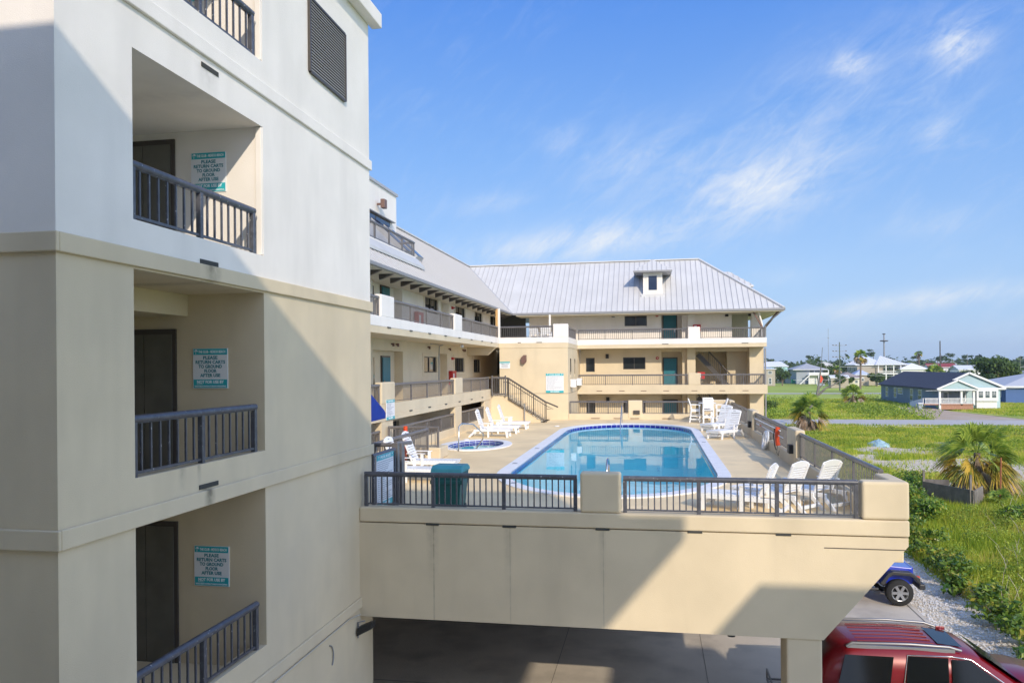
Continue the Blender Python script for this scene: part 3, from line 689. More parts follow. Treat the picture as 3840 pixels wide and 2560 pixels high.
def window_y(a, c, e, f, m, mull=1, trim=True):
    y = FW; t = .15
    if trim:
        Fo(MB().box(a - t, c + t, y - .03, y, f, f + t * .7).box(a - t, c + t, y - .03, y, e - t, e).box(a - t, a, y - .03, y, e, f).box(c, c + t, y - .03, y, e, f), 'window_trim', m, .006)
    w = .05; fr = MB().box(a, c, y + .03, y + .1, e, e + w).box(a, c, y + .03, y + .1, f - w, f).box(a, a + w, y + .03, y + .1, e + w, f - w).box(c - w, c, y + .03, y + .1, e + w, f - w)
    for k in range(mull):
        x = a + (c - a) * (k + 1) / (mull + 1); fr.box(x - .025, x + .025, y + .035, y + .095, e + w, f - w)
    o = Fo(fr, 'window', m_frame); MB().box(a + .01, c - .01, y + .07, y + .08, e + .01, f - .01).build('pane', m_glass, o)
    MB().box(a + .05, (a + c) / 2 - .08, y + .15, y + .16, e + .01, f - .01).box((a + c) / 2 + .08, c - .05, y + .15, y + .16, e + .01, f - .01).build('curtain', bpy.data.materials['blind_dim'], o)
window_y(*up[0], m_white, trim=False); window_y(*mi[0], m_beige, 0); window_y(*mi[1], m_beige); window_y(*lo[0], m_beige, 0); window_y(*lo[1], m_beige)
for x, z0, z1 in ((-3.02, .54, .84), (-3.0, -2.35, -2.05), (4.75, 3.2, 3.5), (6.2, .6, .85), (6.2, 3.2, 3.5), (-2.6, 3.3, 3.44)): Fo(MB().box(x - .1, x + .1, FW - .16, FW, z0, z1), 'wall_light', m_black, .01)
for z in (.53, 3.36):
    o = al.copy(); C.objects.link(o); o['label'] = 'round red alarm beside the teal door of the far wing, ' + ('middle' if z < 1 else 'top') + ' floor'
    me = MB().lathe([(0, 0), (.1, 0), (.1, .06), (0, .07)], (0, 0, 0), 14).box(-.03, .03, -.03, .03, .07, .08, mi=1).build('tmp', [m_red, m_signw]); o.data = me.data; bpy.data.objects.remove(me)
    o.location = (.28, FW, z); o.rotation_euler = (RX, 0, 0)
for x, z in ((3.1, -.55), (2.85, 2.55)):
    c_ = copy_tree(cab); c_.location = (x, FW - .25, z); c_.rotation_euler = (0, 0, -RX); c_.scale = (1, .6, .6); c_['label'] = 'red extinguisher box at the stair bay of the far wing, ' + ('middle' if z < 0 else 'top') + ' floor'
# stairs inside the bay: flights with railing
for zt, zb in ((.95, -1.5), (-1.9, -4.4)):
    sb = MB(); n = 13
    for k in range(n):
        x = 2.95 + k * (2.15 / n); z = zt - (k + 1) * (zt - zb) / n
        sb.box(x, x + 2.15 / n, FW + .5, FW + 1.5, z - .12, z)
    sb.obox((2.9, FW + .45, zt - .2), (5.1, FW + .45, zb - .1), .06, .28); Fo(sb, 'stair_flight', m_frame)
    o = rail_seg((2.9, FW + .42), (5.1, FW + .42), (zt + .85, zb + .85), (zt, zb), mid=2, parent=far, m=m_frame); o.location = -far.location
for x in (.78, 5.69): Fo(MB().box(x - .2, x + .2, FY - .02, FY, 1.385, 1.425), 'drain_slot', m_dark)
for x in (-3.44, -2.0, -.61, .81, 2.57, 4.29, 5.7): Fo(MB().box(x - .18, x + .18, FY - .02, FY, -1.60, -1.56), 'drain_slot', m_brown)
# roof with hip
fr_ = MB(); hx = 8.0; 
A_, B_, C_, D_ = V((EX, 50.2, EZ)), V((hx, 50.2, EZ)), V((hx - 4.84, 55.04, RZ)), V((RXw, 55.04, RZ))
roof_plane(fr_, A_, B_, C_, D_, step=.345)
fr_.v = fr_.v[:]  # front slope done; hip end and back slope
roof_plane(fr_, B_, V((hx, 59.88, EZ)), C_, C_, step=.345); roof_plane(fr_, V((hx, 59.88, EZ)), V((RXw - 4, 59.88, EZ)), D_, C_, step=2)
Fo(fr_, 'roof', [m_roof, m_roofseam])
Fo(MB().obox(D_ + V((0, 0, .04)), C_ + V((0, 0, .04)), .25, .07).obox(C_ + V((0, 0, .04)), B_ + V((0, 0, .04)), .22, .07), 'ridge_cap', m_roof)
Fo(MB().box(EX + .1, hx, 50.12, 50.2, EZ - .14, EZ).box(hx, hx + .08, 50.12, 59.9, EZ - .14, EZ), 'gutter', m_gutter, .02)
Fo(MB().box(X0 - 4, hx, 50.2, 52.3, EZ - .2, EZ - .15).box(X1 - .6, hx, 52.3, 59.8, EZ - .2, EZ - .15), 'soffit', m_ceil)
Fo(MB().tube([(hx - .1, 50.25, EZ - .15), (hx - .3, 50.4, EZ - .35), (X1 + .25, 51.0, EZ - .75), (X1 + .05, 51.4, EZ - 1.0), (X1 + .05, 51.4, 1.8)], .05, 8).tube([(X1 + .06, 51.6, 1.1), (X1 + .06, 51.6, GZ)], .05, 8), 'downspout', m_gutter)
Fo(MB().tube([(6.75, 50.7, 1.74), (6.75, 50.7, 2.6), (6.55, 50.7, 3.35)], .06, 8), 'roof_post', m_white); Fo(MB().box(-6.66, -6.54, 50.14, 50.26, 1.3, 3.42), 'roof_post', m_white)
Fo(MB().obox((6.75, 50.62, 2.4), (6.2, 50.62, 3.4), .12, .1).obox((6.9, 51.9, 2.2), (7.7, 50.6, 3.35), .1, .1), 'roof_brace', m_brown)
# dormer
dx0, dx1, dy = -.60, .64, 51.55
dr = Fo(MB().box(dx0, dx1, dy, 53.9, 4.55, 6.1), 'dormer', m_white)
MB().box(dx0 - .12, dx1 + .12, dy - .12, dy, 4.40, 4.72).build('dormer_flashing', m_roof, dr)
MB().box(dx0 + .2, dx0 + .35, dy - .03, dy, 4.82, 6.0).box(dx1 - .35, dx1 - .2, dy - .03, dy, 4.82, 6.0).box(dx0 + .35, dx1 - .35, dy - .03, dy, 4.82, 4.98).build('dormer_trim', m_white, dr)
MB().box(-.25, .29, dy - .02, dy - .002, 4.98, 5.9).build('louver_backing', m_blueglass, dr)
lv = MB()
for k in range(13): lv.obox((-.25, dy - .04, 5.0 + k * .07), (.29, dy - .04, 5.0 + k * .07), .05, .012, up=(0, -.7, .7))
lv.build('louver', mat('louver_blue', (.05, .08, .16), .5), dr)
ex0, ex1, ey0, ez = -1.2, 1.24, 51.0, 6.2; ap = V((.02, 52.2, 7.05)); ape = V((.02, 54.8, 7.05))
rm = MB(); roof_plane(rm, (ex0, ey0, ez), (ex1, ey0, ez), ap, ap, step=.3, th=.06); roof_plane(rm, (ex1, ey0, ez), (ex1, 53.8, ez), ape, ap, step=.4, th=.06); roof_plane(rm, (ex0, 53.8, ez), (ex0, ey0, ez), ap, ape, step=.4, th=.06)
rm.build('dormer_roof', [m_roof, m_roofseam], dr)
MB().box(ex0 - .03, ex1 + .03, ey0 - .05, ey0, ez - .1, ez - .0).box(ex0 + .02, ex1 - .02, ey0, 53.2, ez - .10, ez - .065).build('dormer_eave', m_gutter, dr)
# rear dormer beyond the hip
rm = MB(); roof_plane(rm, (3.9, 55.8, 5.55), (6.9, 55.8, 5.55), (5.4, 57.3, 6.7), (4.4, 57.3, 6.7), step=.35, th=.1); roof_plane(rm, (6.9, 55.8, 5.55), (6.9, 59, 5.55), (5.4, 57.3, 6.7), (5.4, 57.3, 6.7), step=.35, th=.1); Fo(rm, 'rear_dormer_roof', [m_roof, m_roofseam])

# ================================================================== CORNER STAIR BLOCK
blk = empty('stair_block', (-6.9, 44.8, GZ), 0, 'beige corner block with pool rules sign joining the two wings', 'building')
def K(mb, name, m, bevel=0): return W(mb, name, m, bevel, blk)
K(MB().box(WX, X0, 44.8, 50.49, GZ, 1.17), 'wall', m_beige, .01)
K(MB().box(WX - .0, X0 + .03, 44.77, 44.82, 1.12, 1.395).box(X0, X0 + .03, 44.82, 50.48, 1.12, 1.395).box(WX, X0, 44.82, 50.5, 1.171, 1.30), 'belt_course', m_beige, .008)
K(MB().box(WX, X0 + .02, 44.76, 44.98, 1.395, 1.74).box(X0 - .22, X0 + .02, 44.98, 50.48, 1.395, 1.74), 'terrace_parapet', m_white, .02)
K(MB().box(-5.71, X0 + .025, 44.75, 45.0, 1.72, 2.5), 'parapet_pillar', m_white, .04)
K(MB().box(WX, X0 + .004, 44.79, 44.796, -1.545, -1.53).box(X0 + .002, X0 + .008, 44.8, 50.4, -1.545, -1.53), 'shadow_groove', m_frame)
for a, b, mid in (((WX, 44.87), (-5.73, 44.87), 1), ((X0 - .1, 45.02), (X0 - .1, 50.4), 2)):
    o = rail_seg(a, b, 2.41, 1.74, mid=mid, parent=blk, rt=.045, pw=.05); o.location = -blk.location
for y in (46.0, 48.5): K(MB().box(X0 + .0, X0 + .012, y, y + .45, -.44, .5), 'slit_window', m_glass); K(MB().box(X0, X0 + .03, y - .12, y + .57, -.62, -.5), 'window_sill', m_beige)
for x in (-7.7, -6.6, -6.45): K(MB().box(x - .09, x + .09, 44.755, 44.77, 1.42, 1.46), 'drain_slot', m_dark)
lm = empty('wall_sconce', (-7.42, 44.75, .43), 0, 'brown angular wall lamp on the beige corner block', 'wall lamp')
MB().prism([(-.17, .12), (0, .28), (.15, .28), (.15, -.1), (-.0, -.26), (-.17, -.2)], 'y', -.2, 0).build('housing', m_brown, lm, bevel=.01)
for k, (y, lab) in enumerate(((46.2, 'white equipment box on the side of the corner block, nearer the viewer'), (50.0, 'white equipment box on the side of the corner block, nearer the far wing'))):
    e = empty('equipment_box', (X0 + .02, y, -.98), 0, lab, 'box', 'equipment boxes on the corner block')
    MB().box(0, .3, -.35, .35, -.22, .24).build('case', m_plast, e, bevel=.01); MB().box(.3, .31, .0, .3, -.15, .15).build('front_panel', m_gutter, e)
# pool rules sign
def big_sign(x, y, z, w, h, rz, head, foot, label, name='rules_sign', nl=15, th=.13, group=None, hs=.6):
    r = empty(name, (x, y, z), rz, label, 'sign', group)
    MB().box(-w / 2, w / 2, 0, .02, -h / 2, h / 2).build('sign_board', m_signw, r)
    MB().box(-w / 2, w / 2, -.006, 0, h / 2 - th, h / 2).build('header_band', m_signt, r)
    text_mesh(head, th * .75, m_letterw, r, (0, -.008, h / 2 - th * .52), (RX, 0, 0), .02, width=w * hs)
    e = MB(); palm_mark(e, -w * .4, h / 2 - th * .5, th * .8, y=-.009); palm_mark(e, w * .4, h / 2 - th * .5, th * .8, y=-.009); e.build('palm_emblem', m_letterw, r)
    if foot:
        MB().box(-w / 2, w / 2, -.006, 0, -h / 2, -h / 2 + th).build('footer_band', m_signt, r)
        text_mesh(foot, th * .75, m_letterw, r, (0, -.008, -h / 2 + th * .5), (RX, 0, 0), .03, width=w * .5)
    t = MB(); lines(t, -w * .46, w * .46, -h / 2 + th * 1.2, h / 2 - th * 1.2, nl, seed=int(abs(x * 10)), y=-.003); t.build('small_print', m_greyl, r)
    return r
big_sign(-5.63, 44.77, -.94, 1.03, 1.12, 0, 'POOL RULES', 'NO DIVING', 'large pool rules sign with teal bands on the beige corner block')
s = empty('notice_sign', (-8.86, 44.77, .13), 0, 'small white notice with teal top strip at the left edge of the corner block', 'sign')
s.location = (-8.58, 44.77, .13)
MB().box(-.31, .31, 0, .015, -.2, .2).build('sign_board', m_signw, s); MB().box(-.31, .31, -.004, 0, .13, .2).build('header_band', m_signt, s)
text_mesh('COMMUNITY SPACE', .07, m_signtd, s, (0, -.003, .08), (RX, 0, 0), .02, width=.52)
t = MB(); lines(t, -.2, .2, -.15, .04, 4, ragged=False, y=-.003, th=.5); t.build('small_print', m_greyl, s)
# spa sign on the wing pillar (faces +x)
big_sign(WX + .045, 25.37, -1.41, .86, .68, RX, 'SPA RULES', 'NO DIVING', 'narrow spa rules sign on the beige pillar beside the blue awning', nl=10, th=.1)
# stairs down to the deck
st = empty('deck_stair', (-7.0, 42.3, DK), 0, 'stepped concrete stair with railing coming down to the deck in front of the corner block', 'stairs')
n = 9; xs = -7.95; xe = -5.9; pts = [(xs - 1.0, DK), (xs - 1.0, -1.6), (xs, -1.6)]; dz = (-1.6 - DK) / n; dxs = (xe - xs) / n
x_, z_ = xs, -1.6
for k in range(n): z_ -= dz; pts.append((x_, z_)); x_ += dxs; pts.append((x_, z_))
pts[-1] = (x_, DK)
o = MB().prism(pts, 'y', 42.35, 44.78).build('steps', m_beige, st); o.location = -st.location
o = rail_seg((WX, 42.25), (-7.92, 42.25), -.55, -1.55, mid=0, parent=st, m=m_frame, bw=.022); o.location = -st.location
o = rail_seg((-7.92, 42.25), (-5.78, 42.25), (-.55, -1.90), (-1.72, -3.0), mid=2, parent=st, m=m_frame, bw=.022); o.location = -st.location
o = MB().tube([(-5.85, 42.25, -1.9), (-5.14, 42.25, -2.2)], .04, 8).tube([(-8.18, 42.2, -.82), (-7.9, 42.2, -.82), (-5.75, 42.2, -2.15), (-5.4, 42.2, -2.3), (-5.75, 42.2, -2.3)], .02, 8).build('handrail', m_frame, st); o.location = -st.location
o = MB().obox((-7.92, 42.25, -1.75), (-5.78, 42.25, -3.02), .04, .05).build('stringer_rail', m_frame, st); o.location = -st.location
MB().tube([(WX + .5, 44.7, DK), (WX + .5, 44.7, -1.9)], .03, 6).tube([(WX + 1.9, 42.2, DK), (WX + 1.9, 42.2, -2.0)], .03, 6).build('pipe', m_gutter, blk).location = -blk.location
gt = empty('stair_gate', (WX + .1, 42.2, -1.6), 0, 'grey gate at the top of the deck stair', 'gate')
g_ = MB(); g_.box(-.04, .04, -.04, .04, 0, 1.15).box(.7, .78, -.04, .04, 0, 1.15).box(.04, .7, -.02, .02, 1.0, 1.08).box(.04, .7, -.02, .02, .1, .16)
for k in range(5): g_.box(.12 + k * .12, .14 + k * .12, -.01, .01, .16, 1.0)
g_.build('gate_frame', m_rail, gt)
# ================================================================== THINGS ON THE DECK
def chaise(label, loc, rz, back=65, group='white slatted loungers', bl=.90):
    """lounger: foot end at +x, head at -x; origin at centre on the floor"""
    r = empty('lounge_chair', loc, rz, label, 'lounger', group)
    w = .34; h = .34; hx = -.30           # hinge
    s = MB()
    for sy in (-1, 1): s.box(-.62, 1.0, sy * w - .02, sy * w + .02, h - .09, h)
    s.box(.97, 1.0, -w, w, h - .08, h - .005)
    s.build('side_frame', m_plast, r, bevel=.006, seg=1)
    sl = MB(); x = hx + .03; k = 0
    while x < .98: sl.box(x, x + .075, -w + .022, w - .022, h + .001, h + .021); x += .088
    sl.build('seat_slats', m_plast, r)
    a = math.radians(back); bd = V((-math.cos(a), 0, math.sin(a))); bn = V((math.sin(a), 0, math.cos(a))); o0 = V((hx, 0, h + .01))
    bk = MB()
    for sy in (-1, 1): bk.obox(o0 + V((0, sy * (w - .05), 0)) - bd * .02, o0 + bd * (bl - .08) + V((0, sy * (w - .05), 0)), .05, .035, up=bn)
    n = 9
    for k in range(n):
        q = o0 + bd * (.05 + k * (bl - .20) / n)
        bk.obox(q + V((0, -w + .03, 0)) + bn * .026, q + V((0, w - .03, 0)) + bn * .026, .014, (bl - .2) / n - .012, up=bd) if 0 else bk.obox(q + V((0, -w + .03, 0)) + bn * .026, q + V((0, w - .03, 0)) + bn * .026, .018, (bl - .2) / n - .014, up=bd)
    # arched head board with hand slot
    m = 8; t0 = bl - .17; arcp = [(-w + .03 + (2 * w - .06) * i / m, t0 + .11 + .055 * math.sin(math.pi * i / m)) for i in range(m + 1)]
    def P(u, v, d): return o0 + bd * v + V((0, u, 0)) + bn * d
    vs = []; 
    for d in (.017, .037): vs += [P(-w + .03, t0, d), P(w - .03, t0, d)] + [P(u, v, d) for u, v in arcp[::-1]]
    q = len(vs) // 2
    bk.add(vs, [tuple(range(q)), tuple(range(2 * q - 1, q - 1, -1))] + [(i, i + q, (i + 1) % q + q, (i + 1) % q) for i in range(q)])
    b = bk.build('backrest', m_plast, r, bevel=.004, seg=1)
    MB().obox(P(-.06, t0 + .09, .0375), P(.06, t0 + .09, .0375), .022, .002, up=bn).build('hand_slot', m_gutter, b)
    for sy in (-1, 1):
        MB().add([(.78, sy * w - .022, h - .01), (.88, sy * w - .022, h - .01), (.93, sy * w - .022, 0), (.84, sy * w - .022, 0), (.78, sy * w + .022, h - .01), (.88, sy * w + .022, h - .01), (.93, sy * w + .022, 0), (.84, sy * w + .022, 0)], [(0, 1, 2, 3), (7, 6, 5, 4), (0, 4, 5, 1), (1, 5, 6, 2), (2, 6, 7, 3), (3, 7, 4, 0)]).build('leg', m_plast, r)
        MB().add([(-.55, sy * w - .022, h - .01), (-.43, sy * w - .022, h - .01), (-.78, sy * w - .022, 0), (-.88, sy * w - .022, 0), (-.55, sy * w + .022, h - .01), (-.43, sy * w + .022, h - .01), (-.78, sy * w + .022, 0), (-.88, sy * w + .022, 0)], [(0, 1, 2, 3), (7, 6, 5, 4), (0, 4, 5, 1), (1, 5, 6, 2), (2, 6, 7, 3), (3, 7, 4, 0)]).build('leg', m_plast, r)
        MB().box(.0, .08, sy * (w + .03) - .02, sy * (w + .03) + .02, 0, .56).build('leg', m_plast, r)
        MB().box(-.42, .13, sy * (w + .03) - .04, sy * (w + .03) + .04, .56, .58).build('armrest', m_plast, r, bevel=.006, seg=1)
    MB().box(.84, .88, -w, w, .12, .18).build('stretcher', m_plast, r); MB().box(-.78, -.72, -w, w, .08, .14).build('stretcher', m_plast, r)
    return r
ch0 = chaise('white lounger beside the spa, nearest of the row of three', (-7.15, 33.5, DK), .0, 72)
def place(src, label, loc, rz):
    c = copy_tree(src); c.location = loc; c.rotation_euler = (0, 0, rz); c['label'] = label; return c
place(ch0, 'white lounger in the middle of the row of three by the spa', (-7.1, 35.4, DK), .02)
place(ch0, 'white lounger farthest back of the row of three, before the stair', (-7.05, 37.9, DK), .03)
ch1 = chaise('white lounger with upright back behind the gate at lower left of the deck', (-6.65, 22.0, DK), .0, 68)
place(ch1, 'white lounger half hidden by the gate, just behind the green bin', (-6.55, 20.2, DK), -.02)
ch2 = chaise('white lounger turned to the viewer at the right fence, nearer the life ring', (3.05, 33.9, DK), math.radians(232), 66)
place(ch2, 'white lounger turned to the viewer at the right fence, nearer the tall table', (3.05, 37.7, DK), math.radians(230))
ch3 = chaise('white lounger seen from behind, leftmost of those behind the right bridge railing', (1.95, 16.9, DK), math.radians(158), 68, bl=.73)
place(ch3, 'white lounger seen from behind, middle one behind the right bridge railing', (2.65, 17.5, DK), math.radians(138))
place(ch3, 'white lounger seen from behind, closest to the corner pillar of the deck', (3.4, 17.9, DK), math.radians(132))
# foot rest / small table in front of the near loungers
# tall table and bar chairs
tb = empty('bar_table', (2.85, 42.9, DK), 0, 'tall round white table among three tall chairs at the far right of the deck', 'table')
MB().lathe([(0, 1.03), (.46, 1.03), (.47, 1.045), (.46, 1.06), (0, 1.06)], (0, 0, 0), 24).build('tabletop', m_plast, tb)
for sx in (-1, 1):
    for sy in (-1, 1): MB().box(sx * .22 - .035, sx * .22 + .035, sy * .22 - .035, sy * .22 + .035, 0, 1.03).build('leg', m_plast, tb)
MB().box(-.22, .22, -.02, .02, .3, .36).box(-.02, .02, -.22, -.025, .3, .36).box(-.02, .02, .025, .22, .3, .36).build('stretcher', m_plast, tb)
def bar_chair(label, loc, rz):
    r = empty('bar_chair', loc, rz, label, 'chair', 'tall white chairs around the high table')
    w = .25
    MB().box(-.22, .24, -w, w, .70, .73).box(.2, .24, -w, w, .62, .70).build('seat', m_plast, r, bevel=.005, seg=1)
    for sy in (-1, 1):
        MB().obox((.22, sy * w, 0), (.22, sy * w, .95), .05, .05).build('leg', m_plast, r)
        MB().obox((-.30, sy * w, 0), (-.22, sy * w, .6), .05, .05).obox((-.22, sy * w, .6), (-.22, sy * w, .85), .05, .05).obox((-.22, sy * w, .85), (-.36, sy * w, 1.28), .045, .05).build('leg', m_plast, r)
        MB().box(-.24, .26, sy * w - .045, sy * w + .045, .95, .975).build('armrest', m_plast, r)
        MB().box(-.24, .2, sy * w - .02, sy * w + .02, .34, .39).box(-.26, .2, sy * w - .02, sy * w + .02, .16, .21).box(-.2, .2, sy * w - .02, sy * w + .02, .6, .69).build('side_stretcher', m_plast, r)
    b = MB()
    for k in range(4):
        z = .86 + k * .105; x = -.23 - (z - .85) * .33; b.obox((x, -w + .02, z), (x, w - .02, z), .02, .085)
    b.obox((-.37, -w - .02, 1.27), (-.37, w + .02, 1.27), .03, .06); b.build('backrest', m_plast, r)
    MB().box(.19, .22, -w + .02, w - .02, .28, .40).box(-.27, -.24, -w + .02, w - .02, .3, .36).build('foot_rest', m_plast, r)
    return r
bc = bar_chair('tall white chair left of the high table, side view', (2.22, 42.9, DK), 0)
place(bc, 'tall white chair with its back to the viewer at the high table', (2.85, 42.2, DK), math.radians(90))
place(bc, 'tall white chair right of the high table, facing left', (3.55, 42.9, DK), math.radians(180))
place(bc, 'tall white chair behind the high table, mostly hidden', (2.95, 43.6, DK), math.radians(-90))
# furniture on the upper terrace
c1 = place(bc, 'white chair on the upper terrace, left one behind the railing', (-7.1, 47.2, 1.30), math.radians(75)); c2 = place(bc, 'white chair on the upper terrace, middle one behind the railing', (-6.35, 46.6, 1.30), math.radians(85)); c3 = place(bc, 'white chair on the upper terrace beside the white pillar', (-5.75, 47.4, 1.30), math.radians(180))
for c in (c1, c2, c3): c['group'] = 'white chairs on the upper terrace'; c.scale = (1, 1, .82)
tt = place(tb, 'white table on the upper terrace among the chairs', (-6.3, 47.4, 1.30), 0); tt.scale = (1, 1, .75); tt['category'] = 'table'
# wheeled bin
bn = empty('wheeled_bin', (-4.2, 15.75, DK), 0, 'dark green wheeled bin with lighter side, behind the bridge railing', 'bin')
MB().add([(-.25, -.27, .1), (.25, -.27, .1), (.25, .27, .1), (-.25, .27, .1), (-.31, -.33, .88), (.31, -.33, .88), (.31, .36, .88), (-.31, .36, .88)], [(3, 2, 1, 0), (4, 5, 6, 7), (0, 1, 5, 4), (1, 2, 6, 5), (2, 3, 7, 6), (3, 0, 4, 7)]).box(-.34, .34, -.355, -.335, .66, .74).box(-.335, -.315, -.33, .3, .66, .74).box(.315, .335, -.33, .3, .66, .74).build('body', m_binG, bn, bevel=.015)
MB().prism([(-.36, .885), (.40, .885), (.40, .95), (.25, 1.02), (-.2, 1.03), (-.33, .97)], 'x', -.33, .33).build('lid', m_binL, bn, bevel=.02)
for sx in (-1, 1): MB().tube([(sx * .27, .22, .1), (sx * .21, .22, .1)], .1, 14).build('wheel', m_black, bn)
MB().tube([(-.25, .42, .92), (.25, .42, .92)], .015, 6).build('handle', m_binG, bn)
# life ring, rescue float, poles on the right fence
lr = empty('life_ring', (4.0, 29.4, -2.73), 0, 'white life ring leaning on the right deck railing', 'life ring')
MB().tube([(.05 * math.sin(t), .30 * math.cos(t), .30 * math.sin(t)) for t in np.linspace(0, 2 * math.pi, 28, endpoint=False)], .075, 12, closed=True).build('ring', m_plast, lr)
MB().tube([(.05 * math.sin(t), .40 * math.cos(t), .40 * math.sin(t)) for t in np.linspace(.3, 5.9, 20)], .008, 5).build('rope', m_gutter, lr)
fl = empty('rescue_float', (4.02, 26.6, -2.33), 0, 'orange rescue float with black strap hung on the right deck railing', 'rescue float')
MB().tube([(0, 0, .30), (-.02, 0, .22), (-.03, .0, .0), (-.02, .0, -.2), (0, 0, -.3)], .075, 12).build('float_body', m_orange, fl, bevel=.02)
MB().tube([(-.10, .06, .25), (-.13, .09, 0), (-.1, .05, -.32), (-.06, .0, -.45)], .018, 6).tube([(-.02, -.0, -.3), (-.03, .1, -.55), (-.01, -.1, -.62), (0, -.2, -.45)], .008, 5).build('strap', m_black, fl)
tag(MB().tube([(4.03, 26.2, -2.12), (4.03, 32.6, -2.14)], .018, 6).build('rescue_pole', m_plast), 'long white pole fixed along the right deck railing', 'pole')
tag(MB().tube([(4.02, 25.6, -2.3), (4.02, 32.0, -2.3)], .014, 6).tube([(4.02, 30.5, -2.3), (4.02, 31.0, -2.3)], .02, 6, mi=1).build('shepherd_pole', [m_plast, m_orange]), 'thin pole with orange bands below the white pole on the railing', 'pole')
tag(MB().lathe([(0, .0), (.14, .0), (.14, .03), (0, .035)], (-4.9, 39.6, DK), 16).lathe([(0, 0), (.12, 0), (.12, .03), (0, .035)], (-7.8, 31.9, DK), 16).build('skimmer_lid', m_coping), 'white round skimmer lids set in the deck near the pool', 'lid')
# stairwell opening guards at the left of the deck
pl = empty('planter_curb', (-8, 25, DK), 0, 'low beige curb block under the dark railing left of the spa', 'curb')
o = MB().box(-8.88, -7.0, 25.0, 26.0, DK, -2.66).build('curb', m_beige, pl, bevel=.04); o.location = -pl.location
for a, b, zt, zb, mid, lab in (((-8.85, 25.1), (-7.08, 25.1), -1.95, -2.66, 1, 'dark railing crossing in front of the spa'), ((-7.2, 18.2), (-7.2, 24.2), -1.93, -2.8, 2, 'long dark railing running from the gate toward the spa'), ((-7.3, 17.7), (-5.85, 17.7), -1.78, -2.95, 1, 'short dark railing beside the gate post')):
    o = rail_seg(a, b, zt, zb, mid=mid, rt=.05, pw=.07, m=m_rail); tag(o, lab, 'railing', 'railings around the pool deck')
f = tag(MB().tube([(0, 0, 0), (.0, .01, .6)], .07, 12, r2=.09).tube([(0, .01, .62), (0, .01, .95)], .055, 12).tube([(0, .01, .99), (0, .01, 1.16)], .065, 12).build('rescue_tube', m_orange), 'orange rescue tube standing behind the dark railing at left', 'rescue tube'); f.location = (-7.75, 23.6, -3.0)
# gate with rules board
g = empty('pool_gate', (-5.67, 15.7, DK), 0, 'dark pool gate carrying a rules board beside the tower corner', 'gate')
def G(mb, n_, m, bevel=0): o = mb.build(n_, m, g, bevel=bevel); o.location = -g.location; return o
G(MB().tube([(-5.66, 15.05, -1.80), (-5.66, 16.45, -1.80)], .05, 10), 'top_rail', m_railn)
G(MB().box(-5.70, -5.62, 15.06, 15.13, DK, -1.8).box(-5.70, -5.62, 16.35, 16.42, DK, -1.8).box(-5.69, -5.63, 15.13, 16.35, -2.98, -2.93), 'gate_frame', m_railn)
G(MB().box(-5.73, -5.59, 16.46, 16.6, DK, -1.66), 'gate_post', m_rail, .01); G(MB().box(-5.73, -5.59, 16.75, 16.9, DK, -1.70), 'gate_post', m_rail, .01)
G(MB().tube([(-5.66, 16.55, -1.68), (-5.66, 17.6, -1.76)], .05, 10), 'side_rail', m_rail)
big_sign(-5.60, 15.68, -2.35, 1.04, 1.10, RX, 'POOL RULES', 'NO DIVING', 'pool rules board on the dark gate beside the tower corner', nl=20, th=.11)
# awning on the back of the tower
aw = empty('awning', (-5.8, 15.1, -1.0), 0, 'royal blue canvas awning jutting out behind the tower', 'awning')
o = MB().prism([(15.06, -.37), (16.22, -.92), (16.3, -.98), (16.3, -1.10), (15.06, -1.12)], 'x', -8.2, -5.8).build('canvas', m_blue, aw, bevel=.01); o.location = -aw.location
# ================================================================== GROUND
def vn(x, y, s, seed):
    "smooth value noise, numpy"
    x = np.asarray(x) / s; y = np.asarray(y) / s; xi = np.floor(x).astype(int); yi = np.floor(y).astype(int); fx = x - xi; fy = y - yi
    fx = fx * fx * (3 - 2 * fx); fy = fy * fy * (3 - 2 * fy)
    def h(a, b): v = np.sin(a * 127.1 + b * 311.7 + seed * 74.7) * 43758.5453; return v - np.floor(v)
    return (h(xi, yi) * (1 - fx) + h(xi + 1, yi) * fx) * (1 - fy) + (h(xi, yi + 1) * (1 - fx) + h(xi + 1, yi + 1) * fx) * fy
def fbm(x, y, s, seed): return .5 * vn(x, y, s, seed) + .3 * vn(x, y, s / 2.3, seed + 5) + .2 * vn(x, y, s / 5.1, seed + 9)
def np_mesh(name, verts, faces, m, parent=None, smooth=False):
    me = bpy.data.meshes.new(name); nv = len(verts); nf, k = faces.shape
    me.vertices.add(nv); me.vertices.foreach_set('co', np.asarray(verts, dtype=np.float32).ravel())
    me.loops.add(nf * k); me.loops.foreach_set('vertex_index', faces.astype(np.int32).ravel())
    me.polygons.add(nf); me.polygons.foreach_set('loop_start', np.arange(0, nf * k, k, dtype=np.int32)); me.polygons.foreach_set('loop_total', np.full(nf, k, dtype=np.int32))
    me.update(calc_edges=True); me.validate()
    for q in (m if isinstance(m, list) else [m]): me.materials.append(q)
    o = bpy.data.objects.new(name, me); C.objects.link(o)
    if parent is not None: o.parent = parent
    return o
